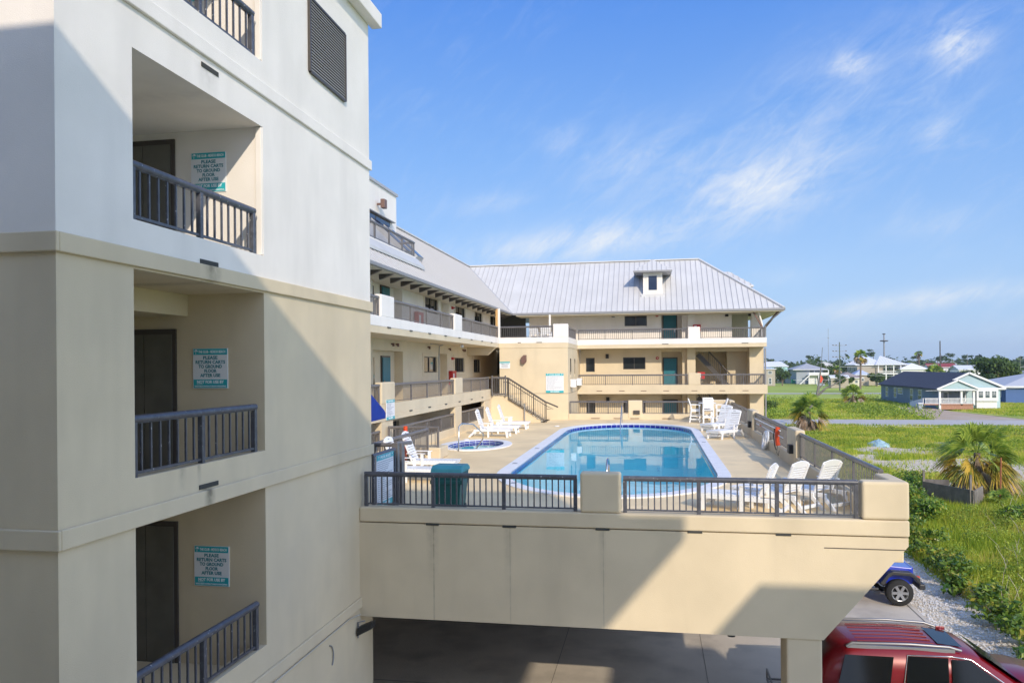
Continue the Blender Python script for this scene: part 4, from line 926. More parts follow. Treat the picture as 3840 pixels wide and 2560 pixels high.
def leafmat(name, c1, c2, scale=2., rough=.55, trans=.25, c3=None, lo=.35, hi=.65):
    m = bpy.data.materials.new(name); m.use_nodes = True; nt = m.node_tree; N = nt.nodes; L = nt.links
    b = N['Principled BSDF']; b.inputs['Roughness'].default_value = rough; b.inputs['Specular IOR Level'].default_value = .35
    g = N.new('ShaderNodeNewGeometry'); n = N.new('ShaderNodeTexNoise'); n.inputs['Scale'].default_value = scale; n.inputs['Detail'].default_value = 3; L.new(g.outputs['Position'], n.inputs['Vector'])
    r = N.new('ShaderNodeValToRGB'); e = r.color_ramp.elements; e[0].position = lo; e[0].color = (*c1, 1); e[1].position = hi; e[1].color = (*c2, 1)
    if c3: q = e.new(min(.99, hi + .06)); q.color = (*c3, 1)
    ri = N.new('ShaderNodeMath'); ri.operation = 'MULTIPLY_ADD'; ri.inputs[1].default_value = .35; ri.inputs[2].default_value = -.17; L.new(g.outputs['Random Per Island'], ri.inputs[0])
    ad = N.new('ShaderNodeMath'); ad.operation = 'ADD'; L.new(n.outputs['Fac'], ad.inputs[0]); L.new(ri.outputs[0], ad.inputs[1]); L.new(ad.outputs[0], r.inputs[0])
    L.new(r.outputs[0], b.inputs['Base Color'])
    t = N.new('ShaderNodeBsdfTranslucent'); L.new(r.outputs[0], t.inputs[0]); mx = N.new('ShaderNodeMixShader'); mx.inputs[0].default_value = trans
    L.new(b.outputs[0], mx.inputs[1]); L.new(t.outputs[0], mx.inputs[2]); L.new(mx.outputs[0], N['Material Output'].inputs[0]); return m
m_grass = leafmat('grass_blades', (.24, .36, .03), (.64, .64, .07), .35, .6, .45, (.62, .53, .15), .36, .62)
m_weed = leafmat('weed_leaves', (.15, .25, .028), (.42, .50, .06), .6, .55, .3)
m_bush = leafmat('bush_leaves', (.06, .15, .02), (.27, .40, .045), 2.2, .35, .25, (.34, .32, .05), .38, .66)
m_grape = leafmat('seagrape_leaves', (.055, .13, .02), (.24, .33, .04), 1.6, .28, .25, (.42, .38, .06), .36, .64)
m_palm = leafmat('palm_green', (.12, .23, .035), (.42, .52, .09), 1.2, .4, .25)
m_palmy = leafmat('palm_yellow', (.22, .24, .04), (.62, .42, .07), 1.5, .5, .25)
m_dead = leafmat('palm_dead', (.26, .16, .09), (.62, .50, .40), 2.2, .8, .15)
m_tree = leafmat('tree_leaves', (.035, .075, .018), (.11, .17, .03), .5, .6, .2)
m_treed = leafmat('far_tree_leaves', (.045, .075, .04), (.11, .16, .055), .05, .8, .1)
m_pine = leafmat('pine_leaves', (.04, .08, .04), (.10, .15, .06), .2, .8, .1)
m_bark = mat('palm_bark', (.20, .15, .11), .9, var=.3, vscale=6)
m_barkr = mat('rusty_pole', (.30, .11, .05), .8, var=.2, vscale=6)

ROADS = [(100.5, 110.5)]
def sandmask(x, y):
    "1 = bare shelly sand, 0 = grass"
    s = fbm(x, y, 7., 3)
    v = (s - .66) * 8
    for cx, cy, rx, ry, a in ((16.5, 61, 3.4, 7, 2.0), (21, 57, 5, 3.5, 1.9), (27, 50, 4, 6, 2.1), (15.2, 51, 1.8, 3, .9), (22, 97.5, 60, 1.6, 3.), (18.5, 118, 4, 4, 1.), (21, 38, 2.2, 4, 2.), (19.2, 31, 1., 2, 1.5), (24, 43, 4, 3, 1.7)):
        v = v + a * np.exp(-(((x - cx) / rx) ** 2 + ((y - cy) / ry) ** 2)) * (.4 + 1.2 * fbm(x, y, 2.2, 12))
    v = v - np.where((y > 80) & (y < 96), .8, 0) - np.where(y > 112, 1.2, 0) - np.where(y < 34, 1.4, 0) - np.where((x < 16) & (y < 60), .5, 0)
    v = v + np.where(x < 9.5, 5., 0) * (y < 48)
    return np.clip(v, 0, 1)
def driveway(x, y): # sandy drive to the blue house
    c = 41.5 - (y - 110) * .05
    return (y > 110) & (y < 143) & (x > c - (4.5 - (y - 110) * .05)) & (x < c + 6 + (140 - y) * .12)
def hgt(x, y):
    h = GZ + .02 + .35 * (fbm(x, y, 9., 21) - .5) * np.clip((x - 9) / 4, 0, 1) + .5 * np.clip((x - 11) / 8, 0, 1) * np.exp(-((y - 33) / 14) ** 2) * .6
    flat = np.clip(np.minimum(abs(y - 105.5) - 5.5, 3) / 3, 0, 1)
    return GZ + .02 + (h - GZ - .02) * flat
# base sheet to the horizon (far lawns)
m_far = mat('far_lawn', (.38, .45, .06), .95, var=.25, vscale=.04, noise2=((.36, .33, .2), .03, .62, .75))
g0 = MB().quad((-900, -400, GZ - .25), (1600, -400, GZ - .25), (1600, 3000, GZ - .25), (-900, 3000, GZ - .25)).build('ground', m_far, fixn=False); tag(g0, kind='structure')
nx, ny = 260, 420; xs = 7.62 + (np.linspace(0, 1, nx) ** 1.35) * 75; ys = 12 + (np.linspace(0, 1, ny) ** 1.2) * 170
XX, YY = np.meshgrid(xs, ys); HH = hgt(XX, YY); HH = np.where(XX < 9.3, np.maximum(GZ + .01, HH - .02), HH)
ver = np.stack([XX, YY, HH], -1).reshape(-1, 3); idx = np.arange(nx * ny).reshape(ny, nx)
fc = np.stack([idx[:-1, :-1], idx[:-1, 1:], idx[1:, 1:], idx[1:, :-1]], -1).reshape(-1, 4)
def groundmat():
    m = bpy.data.materials.new('lot_ground'); m.use_nodes = True; nt = m.node_tree; N = nt.nodes; L = nt.links; b = N['Principled BSDF']; b.inputs['Roughness'].default_value = .95
    at = N.new('ShaderNodeAttribute'); at.attribute_name = 'sand'; g = N.new('ShaderNodeNewGeometry')
    def no(s, d=5):
        n = N.new('ShaderNodeTexNoise'); n.inputs['Scale'].default_value = s; n.inputs['Detail'].default_value = d; n.inputs['Roughness'].default_value = .65; L.new(g.outputs['Position'], n.inputs['Vector']); return n.outputs['Fac']
    def mixc(f, a, c):
        n = N.new('ShaderNodeMix'); n.data_type = 'RGBA'; L.new(f, n.inputs[0])
        for s_, i in ((a, 6), (c, 7)):
            if isinstance(s_, tuple): n.inputs[i].default_value = (*s_, 1)
            else: L.new(s_, n.inputs[i])
        return n.outputs[2]
    def mr(f, lo, hi):
        r = N.new('ShaderNodeMapRange'); r.inputs['From Min'].default_value = lo; r.inputs['From Max'].default_value = hi; L.new(f, r.inputs['Value']); return r.outputs[0]
    gr = mixc(mr(no(.35), .35, .65), (.32, .40, .04), (.52, .53, .08)); gr = mixc(mr(no(2.5), .45, .8), gr, (.14, .19, .04))
    sd = mixc(mr(no(3.5, 8), .35, .62), (.84, .71, .54), (.46, .37, .24)); sd = mixc(mr(no(25., 3), .5, .7), sd, (.88, .80, .68))
    ma = N.new('ShaderNodeMath'); ma.operation = 'ADD'; L.new(at.outputs['Fac'], ma.inputs[0]); mm = N.new('ShaderNodeMath'); mm.operation = 'MULTIPLY_ADD'; mm.inputs[1].default_value = 3.0; mm.inputs[2].default_value = -1.5; L.new(no(1.8, 8), mm.inputs[0]); L.new(mm.outputs[0], ma.inputs[1])
    L.new(mixc(mr(ma.outputs[0], .35, .55), gr, sd), b.inputs['Base Color'])
    bp = N.new('ShaderNodeBump'); bp.inputs['Strength'].default_value = .6; bp.inputs['Distance'].default_value = .08; L.new(no(6., 6), bp.inputs['Height']); L.new(bp.outputs[0], b.inputs['Normal']); return m
lot = np_mesh('lot_ground', ver, fc, groundmat()); at = lot.data.attributes.new('sand', 'FLOAT', 'POINT'); at.data.foreach_set('value', sandmask(ver[:, 0], ver[:, 1]).astype(np.float32)); tag(lot, kind='structure')
for p in lot.data.polygons: p.use_smooth = True
# paving, kerb, roads
pave = MB().box(-40, 7.6, -30, 62, GZ - .15, GZ + .03).build('pavement', m_conc); tag(pave, kind='structure')
kb = MB().box(7.6, 7.72, -30, 62, GZ - .2, GZ + .05).build('pavement_edge', m_conc); tag(kb, kind='structure')
jt = MB()
for x in (-2.4, 1.2, 4.8): jt.box(x, x + .012, -10, 60, GZ + .031, GZ + .034)
for y in (17.5, 22., 27.): jt.box(-20, 7.5, y, y + .02, GZ + .031, GZ + .034)
tag(jt.build('pavement_joints', mat('joint_grey', (.20, .18, .16), .9)), kind='structure')
m_road = mat('asphalt_pale', (.52, .48, .44), .9, var=.06, vscale=.6, bump=.2, bscale=20)
m_sandd = mat('sandy_drive', (.50, .37, .26), .95, var=.1, vscale=.3, noise2=((.55, .47, .38), .2, .5, .75))
tag(MB().box(-40, 120, 100.5, 110.5, GZ - .1, GZ + .045).build('road', m_road), kind='structure')
tag(MB().box(-40, 190, 214, 221, GZ - .2, GZ - .19).box(-40, 300, 352, 358, GZ - .2, GZ - .19).build('road', m_road), kind='structure')
dv = MB(); dv.add([(36.5, 110.5, GZ + .05), (48, 110.5, GZ + .05), (46.5, 118, GZ + .15), (44.5, 128, GZ + .2), (44.5, 140, GZ + .22), (41, 143, GZ + .22), (39, 132, GZ + .2), (37.2, 120, GZ + .15)], [tuple(range(8))])
tag(dv.build('driveway', m_sandd), kind='structure')

# ------------------------------------------------------------------ grass and weeds (uncountable)
def blades(n, region, hmin, hmax, w, seed, dens):
    r = np.random.default_rng(seed); x0, x1, y0, y1 = region
    x = r.uniform(x0, x1, n); y = r.uniform(y0, y1, n); keep = r.uniform(0, 1, n) < dens(x, y) + .12 * (vn(x, y, .9, 31) > .6) * (x > 11)*vis(x,y)*notroad(x,y); x, y = x[keep], y[keep]; n = len(x)
    z = hgt(x, y); h = r.uniform(hmin, hmax, n) * (.5 + fbm(x, y, 3., 40)); a = r.uniform(0, 2 * np.pi, n); lean = r.uniform(0, .55, n) * h; la = r.uniform(0, 2 * np.pi, n)
    ww = w * r.uniform(.6, 1.4, n); dx, dy = np.cos(a) * ww, np.sin(a) * ww
    v = np.stack([np.stack([x - dx, y - dy, z - .02], -1), np.stack([x + dx, y + dy, z - .02], -1), np.stack([x + np.cos(la) * lean, y + np.sin(la) * lean, z + h], -1)], 1).reshape(-1, 3)
    return v, np.arange(3 * n).reshape(-1, 3)
def vis(x, y): return (x / y > .10) & (x / y < .50)
def notroad(x, y): return (np.abs(y - 105.5) > 5.6) & ~driveway(x, y)
def dg(x, y): return (1 - sandmask(x, y) * 1.15).clip(.03, 1) * vis(x, y) * notroad(x, y) * (x > 9.6)
sets = [blades(120000, (9.6, 24, 20, 48), .18, .55, .016, 1, dg), blades(90000, (9.6, 34, 46, 80), .15, .38, .028, 2, dg), blades(70000, (10, 50, 78, 100), .12, .32, .045, 3, dg), blades(80000, (13, 72, 111, 175), .10, .30, .07, 4, dg)]
vs, fs, o_ = [], [], 0
for v_, f_ in sets: vs.append(v_); fs.append(f_ + o_); o_ += len(v_)
tag(np_mesh('grass', np.concatenate(vs), np.concatenate(fs), m_grass), kind='stuff')
def leafcloud(n, cen, rad, size, r, flat=.5, shell=.45, diamond=True):
    "n leaf quads inside an ellipsoid, biased to its skin"
    d = r.normal(size=(n, 3)); d /= np.linalg.norm(d, axis=1)[:, None]; q = shell + (1 - shell) * r.uniform(0, 1, n) ** .6
    p = np.asarray(cen) + d * q[:, None] * np.asarray(rad)
    nrm = d * .6 + r.normal(size=(n, 3)) * .7 + np.array([0, 0, flat]); nrm /= np.linalg.norm(nrm, axis=1)[:, None]
    t = np.cross(nrm, r.normal(size=(n, 3))); t /= np.linalg.norm(t, axis=1)[:, None]; b = np.cross(nrm, t)
    s = (size * r.uniform(.6, 1.3, n))[:, None]
    if diamond: v = np.stack([p - t * s, p - b * s * .5, p + t * s, p + b * s * .5], 1)
    else: v = np.stack([p - t * s - b * s, p + t * s - b * s, p + t * s + b * s, p - t * s + b * s], 1)
    return v.reshape(-1, 3)
def quads(v): return np.arange(len(v)).reshape(-1, 4)
# low weeds: many small leaf clumps
r = np.random.default_rng(5); W_ = []
for i in range(1500):
    y = r.uniform(21, 50); x = r.uniform(10.5, 24)
    if not (.30 < x / y < .5) or sandmask(np.array([x]), np.array([y]))[0] > .6: continue
    if fbm(np.array([x]), np.array([y]), 5., 61)[0] < .44: continue
    z = hgt(np.array([x]), np.array([y]))[0]; s = r.uniform(.35, .9)
    W_.append(leafcloud(int(150 * s), (x, y, z + s * .35), (s * .6, s * .6, s * .5), .045, r))
for i in range(700):
    y = r.uniform(50, 98); x = r.uniform(10, 46)
    if not (.13 < x / y < .5) or fbm(np.array([x]), np.array([y]), 8., 66)[0] < .50: continue
    z = hgt(np.array([x]), np.array([y]))[0]; s = r.uniform(.4, 1.1); W_.append(leafcloud(int(90 * s), (x, y, z + s * .2), (s, s, s * .4), .09, r))
for i in range(520):
    y = r.uniform(112, 170); x = r.uniform(14, 44)
    if not (.12 < x / y < .36) or fbm(np.array([x]), np.array([y]), 11., 71)[0] < .52 or driveway(x, y): continue
    z = hgt(np.array([x]), np.array([y]))[0]; s = r.uniform(.8, 2.4); W_.append(leafcloud(int(80 * s), (x, y, z + s * .25), (s * 1.2, s * 1.2, s * .55), .14, r))
W_ = np.concatenate(W_); tag(np_mesh('weeds', W_, quads(W_), m_weed), kind='stuff')
# dry stalks
st_ = MB()
for i in range(90):
    y = r.uniform(24, 44); x = y * r.uniform(.40, .49); z = hgt(np.array([x]), np.array([y]))[0]; a = r.uniform(0, 6.28); L_ = r.uniform(.5, 1.2); l = r.uniform(.1, .7)
    st_.tube([(x, y, z), (x + math.cos(a) * l * .4, y + math.sin(a) * l * .4, z + L_ * .6), (x + math.cos(a) * l, y + math.sin(a) * l, z + L_)], .012, 3, r2=.004, caps=False)
tag(st_.build('dry_stalks', mat('dry_stalk', (.5, .45, .38), .9), fixn=False), kind='stuff')
# shell gravel: loose stones over the strip
n = 14000; gx = r.uniform(7.75, 10.6, n); gy = r.uniform(18, 42, n); gz = np.maximum(hgt(gx, gy), GZ + .02); s = r.uniform(.012, .04, n)
base = np.array([[1, 0, 0], [0, 1, 0], [-1, 0, 0], [0, -1, 0], [0, 0, 1.]]); v_ = (np.stack([gx, gy, gz], -1)[:, None, :] + base[None] * s[:, None, None] * r.uniform(.6, 1.3, (n, 5, 1))).reshape(-1, 3)
f_ = (np.arange(n)[:, None, None] * 5 + np.array([[0, 1, 4], [1, 2, 4], [2, 3, 4], [3, 0, 4]])[None]).reshape(-1, 3)
tag(np_mesh('shell_gravel', v_, f_, mat('shell', (.72, .70, .67), .9, var=.15, vscale=9)), kind='stuff')

# ------------------------------------------------------------------ shrubs, palms, trees
def shrub(name, x, y, size, nleaf, leaf, label, m, cat='shrub', group=None, hz=.8, seed=0, z=None, lobes=5, stems=True):
    r = np.random.default_rng(seed + 100); z = float(hgt(np.array([x]), np.array([y]))[0]) if z is None else z
    root = empty(name, (x, y, z), 0, label, cat, group); P = []
    for k in range(lobes):
        a = r.uniform(0, 6.28); d = size * r.uniform(.1, .65); s = size * r.uniform(.35, .62)
        P.append(leafcloud(nleaf // lobes, (math.cos(a) * d, math.sin(a) * d, hz * size * r.uniform(.45, .95)), (s, s, s * .75 * hz), leaf, r, shell=.3))
    P = np.concatenate(P); np_mesh('foliage', P, quads(P), m, root)
    if stems:
        b = MB()
        for k in range(5):
            a = r.uniform(0, 6.28); b.tube([(0, 0, -.05), (math.cos(a) * size * .25, math.sin(a) * size * .25, size * hz * .5), (math.cos(a) * size * .5, math.sin(a) * size * .5, size * hz * .9)], .025 * size, 4, r2=.008, caps=False)
        b.build('stems', m_bark, root, fixn=False)
    return root
row = [(9.6, 22.2, .95), (9.55, 23.7, .85), (9.75, 25.3, .95), (9.5, 26.8, .75), (9.7, 28.2, .9), (10.1, 29.9, .85), (9.9, 31.5, .75), (10.6, 33.4, .95), (10.3, 35.4, .9), (11.2, 37.2, .8), (11.2, 39.4, .7), (9.3, 20.8, .8)]
rl = ['lowest at the right photo edge', 'second up from the right photo edge', 'third along, across from the red car roof', 'small one halfway along the gravel', 'wide one beside the jeep wheel shadow', 'sixth along, right of the blue car', 'small one behind the blue car bumper', 'large one level with the chamfered bridge end', 'ninth along, near the bridge corner', 'tenth along, mostly behind the corner', 'last and smallest, peeping past the bridge corner', 'first, cut by the photo bottom']
for k, (x, y, s) in enumerate(row): shrub('broadleaf_shrub', x, y, s, 620, .085, 'broad-leaved shrub edging the white gravel, ' + rl[k], m_grape, group='shrubs along the gravel edge', seed=k, hz=.75, lobes=6)
for k, (x, y, s, lab) in enumerate(((12.6, 42.6, 1.6, 'big bright green bush directly behind the deck corner pillar'), (14.0, 46.5, 1.3, 'leafy bush left of the big palm'), (12.2, 38.6, 1.1, 'dense bush below the deck corner, left of the weathered board'), (17.0, 29.5, 1.3, 'tangled leafy bush in the lower right corner'), (16.3, 38.0, 1., 'low bush in front of the weathered board'))):
    shrub('leafy_bush', x, y, s, 2600, .075, lab, m_bush, 'bush', 'bushes on the vacant lot', seed=40 + k)
shrub('round_bush', 17.0, 128, 2.2, 900, .22, 'rounded dark bush on the lawn beyond the road, beside the far wing', m_tree, 'bush', seed=50)
shrub('round_bush', 14.2, 122, 1.8, 700, .22, 'low hazy bush at the edge of the far wing', m_weed, 'bush', seed=51)

def fan_leaf(P, r, base, direc, length, fold=.25, droop=.4, nb=16, spread=2.4, w=.035):
    "palmate leaf: petiole along direc then a fan of blades; appends quads"
    d = np.asarray(direc, float); d /= np.linalg.norm(d); up = np.array([0, 0, 1.]); s = np.cross(d, up)
    if np.linalg.norm(s) < .1: s = np.array([1, 0, 0.])
    s /= np.linalg.norm(s); n = np.cross(s, d); ro = r.uniform(-1.1, 1.1); s, n = s * math.cos(ro) + n * math.sin(ro), n * math.cos(ro) - s * math.sin(ro)
    p0 = np.asarray(base, float); pl = length * .45; p1 = p0 + d * pl + up * (-droop * .08 * length)
    P.append([p0 - s * .015, p0 + s * .015, p1 + s * .012, p1 - s * .012])
    for k in range(nb):
        a = (k / (nb - 1) - .5) * spread + r.normal() * .03; L_ = length * (.62 - .12 * abs(a)) * r.uniform(.9, 1.08)
        dd = d * math.cos(a) + s * math.sin(a) + n * fold * abs(math.sin(a)); dd /= np.linalg.norm(dd); q = np.cross(dd, n); q /= np.linalg.norm(q)
        m1 = p1 + dd * L_ * .55 + up * (-droop * L_ * .12); e = p1 + dd * L_ + up * (-droop * L_ * .5)
        P.append([p1, m1 - q * w, e, m1 + q * w])
def fan_palm(label, x, y, trunk_h, R, n_green, n_dead, z=None, seed=0, nb=16, lean=(0, 0), tr=.16, yellow=6, name='fan_palm', group='fan palms on the open lots', w=.035):
    r = np.random.default_rng(seed + 500); z = float(hgt(np.array([x]), np.array([y]))[0]) if z is None else z
    root = empty(name, (x, y, z), 0, label, 'palm tree', group)
    top = np.array([lean[0], lean[1], trunk_h])
    if trunk_h > .3:
        m = 7; MB().tube([(lean[0] * (i / m) ** 1.5, lean[1] * (i / m) ** 1.5, -.1 + (trunk_h + .1) * i / m) for i in range(m + 1)], tr * 1.25, 10, r2=tr).build('trunk', m_bark, root, fixn=False)
    G_, Y_, D_ = [], [], []
    for k in range(n_green):
        el = math.radians(r.uniform(-5, 88)); az = r.uniform(0, 6.28); fan_leaf(G_, r, top, (math.cos(az) * math.cos(el), math.sin(az) * math.cos(el), math.sin(el)), R * r.uniform(.62, 1.08), nb=nb, droop=.8, w=w)
    for k in range(yellow):
        el = math.radians(r.uniform(-35, 5)); az = r.uniform(0, 6.28); fan_leaf(Y_, r, top - [0, 0, .1], (math.cos(az) * math.cos(el), math.sin(az) * math.cos(el), math.sin(el)), R * r.uniform(.8, 1.0), nb=nb, droop=1.1, w=w)
    for k in range(n_dead):
        el = math.radians(r.uniform(-80, -15)); az = r.uniform(0, 6.28); fan_leaf(D_, r, top - [0, 0, .15], (math.cos(az) * math.cos(el), math.sin(az) * math.cos(el), math.sin(el)), R * r.uniform(.6, .95), nb=nb, droop=1.3, spread=1.5, w=w)
    for nm, Q, m in (('green_fronds', G_, m_palm), ('yellow_fronds', Y_, m_palmy), ('dead_fronds', D_, m_dead)):
        if Q: Q = np.array(Q).reshape(-1, 3); np_mesh(nm, Q, quads(Q), m, root)
    return root
fan_palm('largest fan palm with skirt of brown dead fronds at the right side of the lot', 17.3, 46.0, 2.45, 2.5, 44, 18, seed=1, nb=18, yellow=24, w=.045)
fan_palm('fan palm beside the far wing, in front of the road', 16.95, 90.5, 2.3, 2.7, 38, 24, seed=2, nb=18, yellow=10, w=.06)
fan_palm('bushy palm on the lawn left of the dark roofed blue house', 38.2, 160, 1.6, 2.9, 40, 14, seed=3, nb=14, yellow=10, w=.09)
fan_palm('small green palm cut by the right photo edge', 19.2, 39.6, .5, 1.3, 14, 0, seed=4, nb=16, yellow=0)
fan_palm('young low palm beside the rusty pole', 17.2, 42.6, .3, 1.1, 12, 0, seed=5, nb=16, yellow=0)
fan_palm('tall slender palm with round crown before the white roofed house', 54.6, 221, 10.0, 2.3, 34, 16, z=GZ - .2, seed=6, nb=12, yellow=8, w=.12, lean=(.2, 0), tr=.22)
tag(MB().tube([(17.35, 43.3, GZ), (17.4, 43.3, GZ + 2.6)], .045, 8).build('pole', m_barkr), 'thin rusty pole standing right of the big palm trunk', 'pole')

def tree(label, x, y, h, R, z=None, seed=0, nleaf=2200, leaf=.3, m=None, trunk=.35, name='tree', group=None, flat=.7, lobes=9):
    r = np.random.default_rng(seed + 900); z = GZ - .2 if z is None else z; root = empty(name, (x, y, z), 0, label, 'tree', group); P = []; b = MB()
    b.tube([(0, 0, -.2), (.1, 0, h * .3), (0, .1, h * .62)], R * .06 + .05, 7, r2=.06, caps=False)
    for k in range(lobes):
        a = r.uniform(0, 6.28); d = R * r.uniform(.1, .72); s = R * r.uniform(.28, .5); c = (math.cos(a) * d, math.sin(a) * d, h * (trunk + .12) + (h * (1 - trunk) * .8) * r.uniform(.05, 1) * (1 - .4 * d / R))
        P.append(leafcloud(nleaf // lobes, c, (s, s, s * flat), leaf, r, shell=.25)); b.tube([(0, 0, h * trunk * .8), tuple(q * .6 + (0 if i < 2 else h * .12) for i, q in enumerate(c)), c], R * .03 + .02, 5, r2=.02, caps=False)
    b.build('trunk', m_bark, root, fixn=False); P = np.concatenate(P); np_mesh('crown', P, quads(P), m or m_tree, root); return root
# ================================================================== HOUSES AND FAR THINGS
HG = GZ - .2
m_hw = mat('house_white', (.78, .78, .78), .8); m_tan = mat('siding_tan', (.42, .37, .30), .85, var=.04); m_teals = mat('siding_teal', (.42, .56, .60), .85, var=.03, vscale=1)
m_bluew = mat('siding_blue', (.22, .26, .30), .85, var=.04, vscale=1); m_shing = mat('shingle_dark', (.055, .06, .085), .9, var=.25, vscale=3); m_royal = mat('siding_royal', (.08, .15, .34), .85)
m_rw = mat('roof_white_metal', (.74, .75, .78), .5, var=.03); m_rg = mat('roof_grey', (.40, .41, .43), .7, var=.05, vscale=.5); m_aqua = mat('siding_aqua', (.50, .78, .76), .85); m_rb = mat('roof_brown', (.30, .25, .24), .9, var=.1)
m_greyw = mat('siding_grey', (.36, .40, .45), .85); m_brick = mat('brick_base', (.42, .22, .15), .9, var=.15, vscale=6); m_ramp = mat('ramp_white', (.7, .7, .7), .7); m_gl2 = mat('house_glass', (.10, .13, .14), .15)
def house(label, x0, x1, y0, y1, ze, zr, kind, wall, roof, wins=(), zb=HG, ov=.6, ridge=None, group=None, cat='house', name='house', seams=0, hipk=None):
    cx, cy = (x0 + x1) / 2, (y0 + y1) / 2; r = empty(name, (cx, cy, zb), 0, label, cat, group); O = V((-cx, -cy, -zb))
    def H(mb, n_, m, par=None):
        o = mb.build(n_, m, par or r)
        if par is None: o.location = O
        return o
    H(MB().box(x0, x1, y0, y1, zb, ze), 'wall', wall)
    a, b, c, d = x0 - ov, x1 + ov, y0 - ov, y1 + ov; R = MB(); mx = (a + b) / 2 if ridge is None else ridge; k = hipk if hipk is not None else min(b - a, d - c) / 2
    if kind == 'hip':      # ridge along x
        if (b - a) >= (d - c): p, q = V((a + k, cy, zr)), V((b - k, cy, zr)); qs = [((a, c), (b, c), q, p), ((b, d), (a, d), p, q), ((b, c), (b, d), q, q), ((a, d), (a, c), p, p)]
        else: p, q = V((mx, c + k, zr)), V((mx, d - k, zr)); qs = [((a, c), (b, c), p, p), ((b, c), (b, d), q, p), ((b, d), (a, d), q, q), ((a, d), (a, c), p, q)]
        for e0, e1, t1, t0 in qs: roof_plane(R, (*e0, ze), (*e1, ze), t1, t0, step=seams or 50, th=.18, seam_h=.05)
    elif kind == 'gable_y':  # ridge along y, gables face the viewer
        p, q = V((mx, c, zr)), V((mx, d, zr)); roof_plane(R, (a, c, ze), (a, d, ze), q, p, step=seams or 50, th=.2); roof_plane(R, (b, c, ze), (b, d, ze), q, p, step=seams or 50, th=.2)
        [H(MB().prism([(x0, ze), (x1, ze), (mx, zr - .22)], 'y', q, q + .15), 'gable', wall) for q in (y0, y1 - .15)]
    else:                   # gable_x : ridge along x
        p, q = V((a, cy, zr)), V((b, cy, zr)); roof_plane(R, (a, c, ze), (b, c, ze), q, p, step=seams or 50, th=.2); roof_plane(R, (a, d, ze), (b, d, ze), q, p, step=50, th=.2)
        [H(MB().prism([(y0, ze), (y1, ze), (cy, zr - .2)], 'x', q, q + .15), 'gable', wall) for q in (x0, x1 - .15)]
    H(R, 'roof', [roof, roof])
    H(MB().box(a, b, c - .04, c, ze - .25, ze - .0), 'fascia', m_hw)
    for w in wins:   # ('y', x0,x1,z0,z1) on the front, ('x', y0,y1,z0,z1) on the left side
        if w[0] == 'y': f = H(MB().box(w[1] - .12, w[2] + .12, y0 - .06, y0, w[3] - .12, w[4] + .12), 'window', m_hw); MB().box(w[1], w[2], y0 - .08, y0 - .06, w[3], (w[3] + w[4]) / 2 - .04).box(w[1], w[2], y0 - .08, y0 - .06, (w[3] + w[4]) / 2 + .04, w[4]).build('pane', m_gl2, f)
        else: f = H(MB().box(x0 - .06, x0, w[1] - .15, w[2] + .15, w[3] - .15, w[4] + .15), 'window', m_hw); MB().box(x0 - .08, x0 - .06, w[1], w[2], w[3], (w[3] + w[4]) / 2 - .05).box(x0 - .08, x0 - .06, w[1], w[2], (w[3] + w[4]) / 2 + .05, w[4]).build('pane', m_gl2, f)
    return r, H
# blue house with dark roof, porch and bay
bh, H = house('long blue house with dark shingle roof and a white front porch', 46.0, 55.2, 137.6, 170, -4.0, -1.45, 'gable_y', m_bluew, m_shing,
    [('x', 165.2, 166.6, -6.3, -4.6), ('x', 159.8, 161.2, -6.3, -4.6), ('x', 156.2, 158.8, -5.5, -4.6), ('x', 150.2, 151.6, -6.5, -4.6), ('x', 145.6, 147.2, -6.2, -4.6)], ov=.55, ridge=50.5)
H(MB().box(50.2, 55.21, 137.45, 137.6, GZ + .2, -4.0).prism([(50.2, -4.0), (55.2, -4.0), (55.2, -3.95), (50.7, -1.75), (48.3, -2.9)], 'y', 137.35, 137.58), 'front_siding', m_teals)
H(MB().obox((50.5, 137.0, -1.5), (55.9, 137.0, -3.95), .12, .32).obox((50.5, 137.0, -1.5), (46, 137.0, -3.7), .12, .32).box(50.4, 55.9, 136.95, 137.1, -4.2, -3.92), 'rake_trim', m_hw)
H(MB().box(51.4, 54.6, 136.6, 137.44, -6.05, -4.15), 'bay', m_hw); H(MB().box(51.5, 54.5, 136.9, 137.44, GZ + .2, -6.05).box(52.48, 52.52, 136.88, 136.9, GZ + .2, -6.1).box(53.48, 53.52, 136.88, 136.9, GZ + .2, -6.1), 'bay_base', m_hw)
for k in range(3):
    x = 51.72 + k * .98; f = H(MB().box(x, x + .6, 136.57, 136.6, -5.5, -4.48), 'window', m_gl2); MB().box(x, x + .6, 136.55, 136.57, -5.03, -4.97).box(x + .28, x + .32, 136.55, 136.57, -4.97, -4.48).box(x, x + .6, 136.55, 136.57, -4.76, -4.72).build('glazing_bars', m_hw, f)
H(MB().box(45.2, 50.2, 134.6, 137.5, -6.6, -6.42), 'porch_deck', m_brick); H(MB().box(45.25, 50.15, 134.7, 134.9, GZ + .1, -6.6), 'porch_skirt', m_brick)
pr = MB(); roof_plane(pr, (44.7, 134.2, -4.0), (44.7, 141, -4.0), (47.8, 141, -2.6), (47.8, 134.2, -2.6), step=50); roof_plane(pr, (50.9, 134.2, -4.0), (50.9, 141, -4.0), (47.8, 141, -2.6), (47.8, 134.2, -2.6), step=50)
H(pr, 'porch_roof', [m_shing, m_shing]); H(MB().prism([(45.0, -4.0), (50.6, -4.0), (47.8, -2.75)], 'y', 134.4, 134.55), 'porch_gable', m_teals)
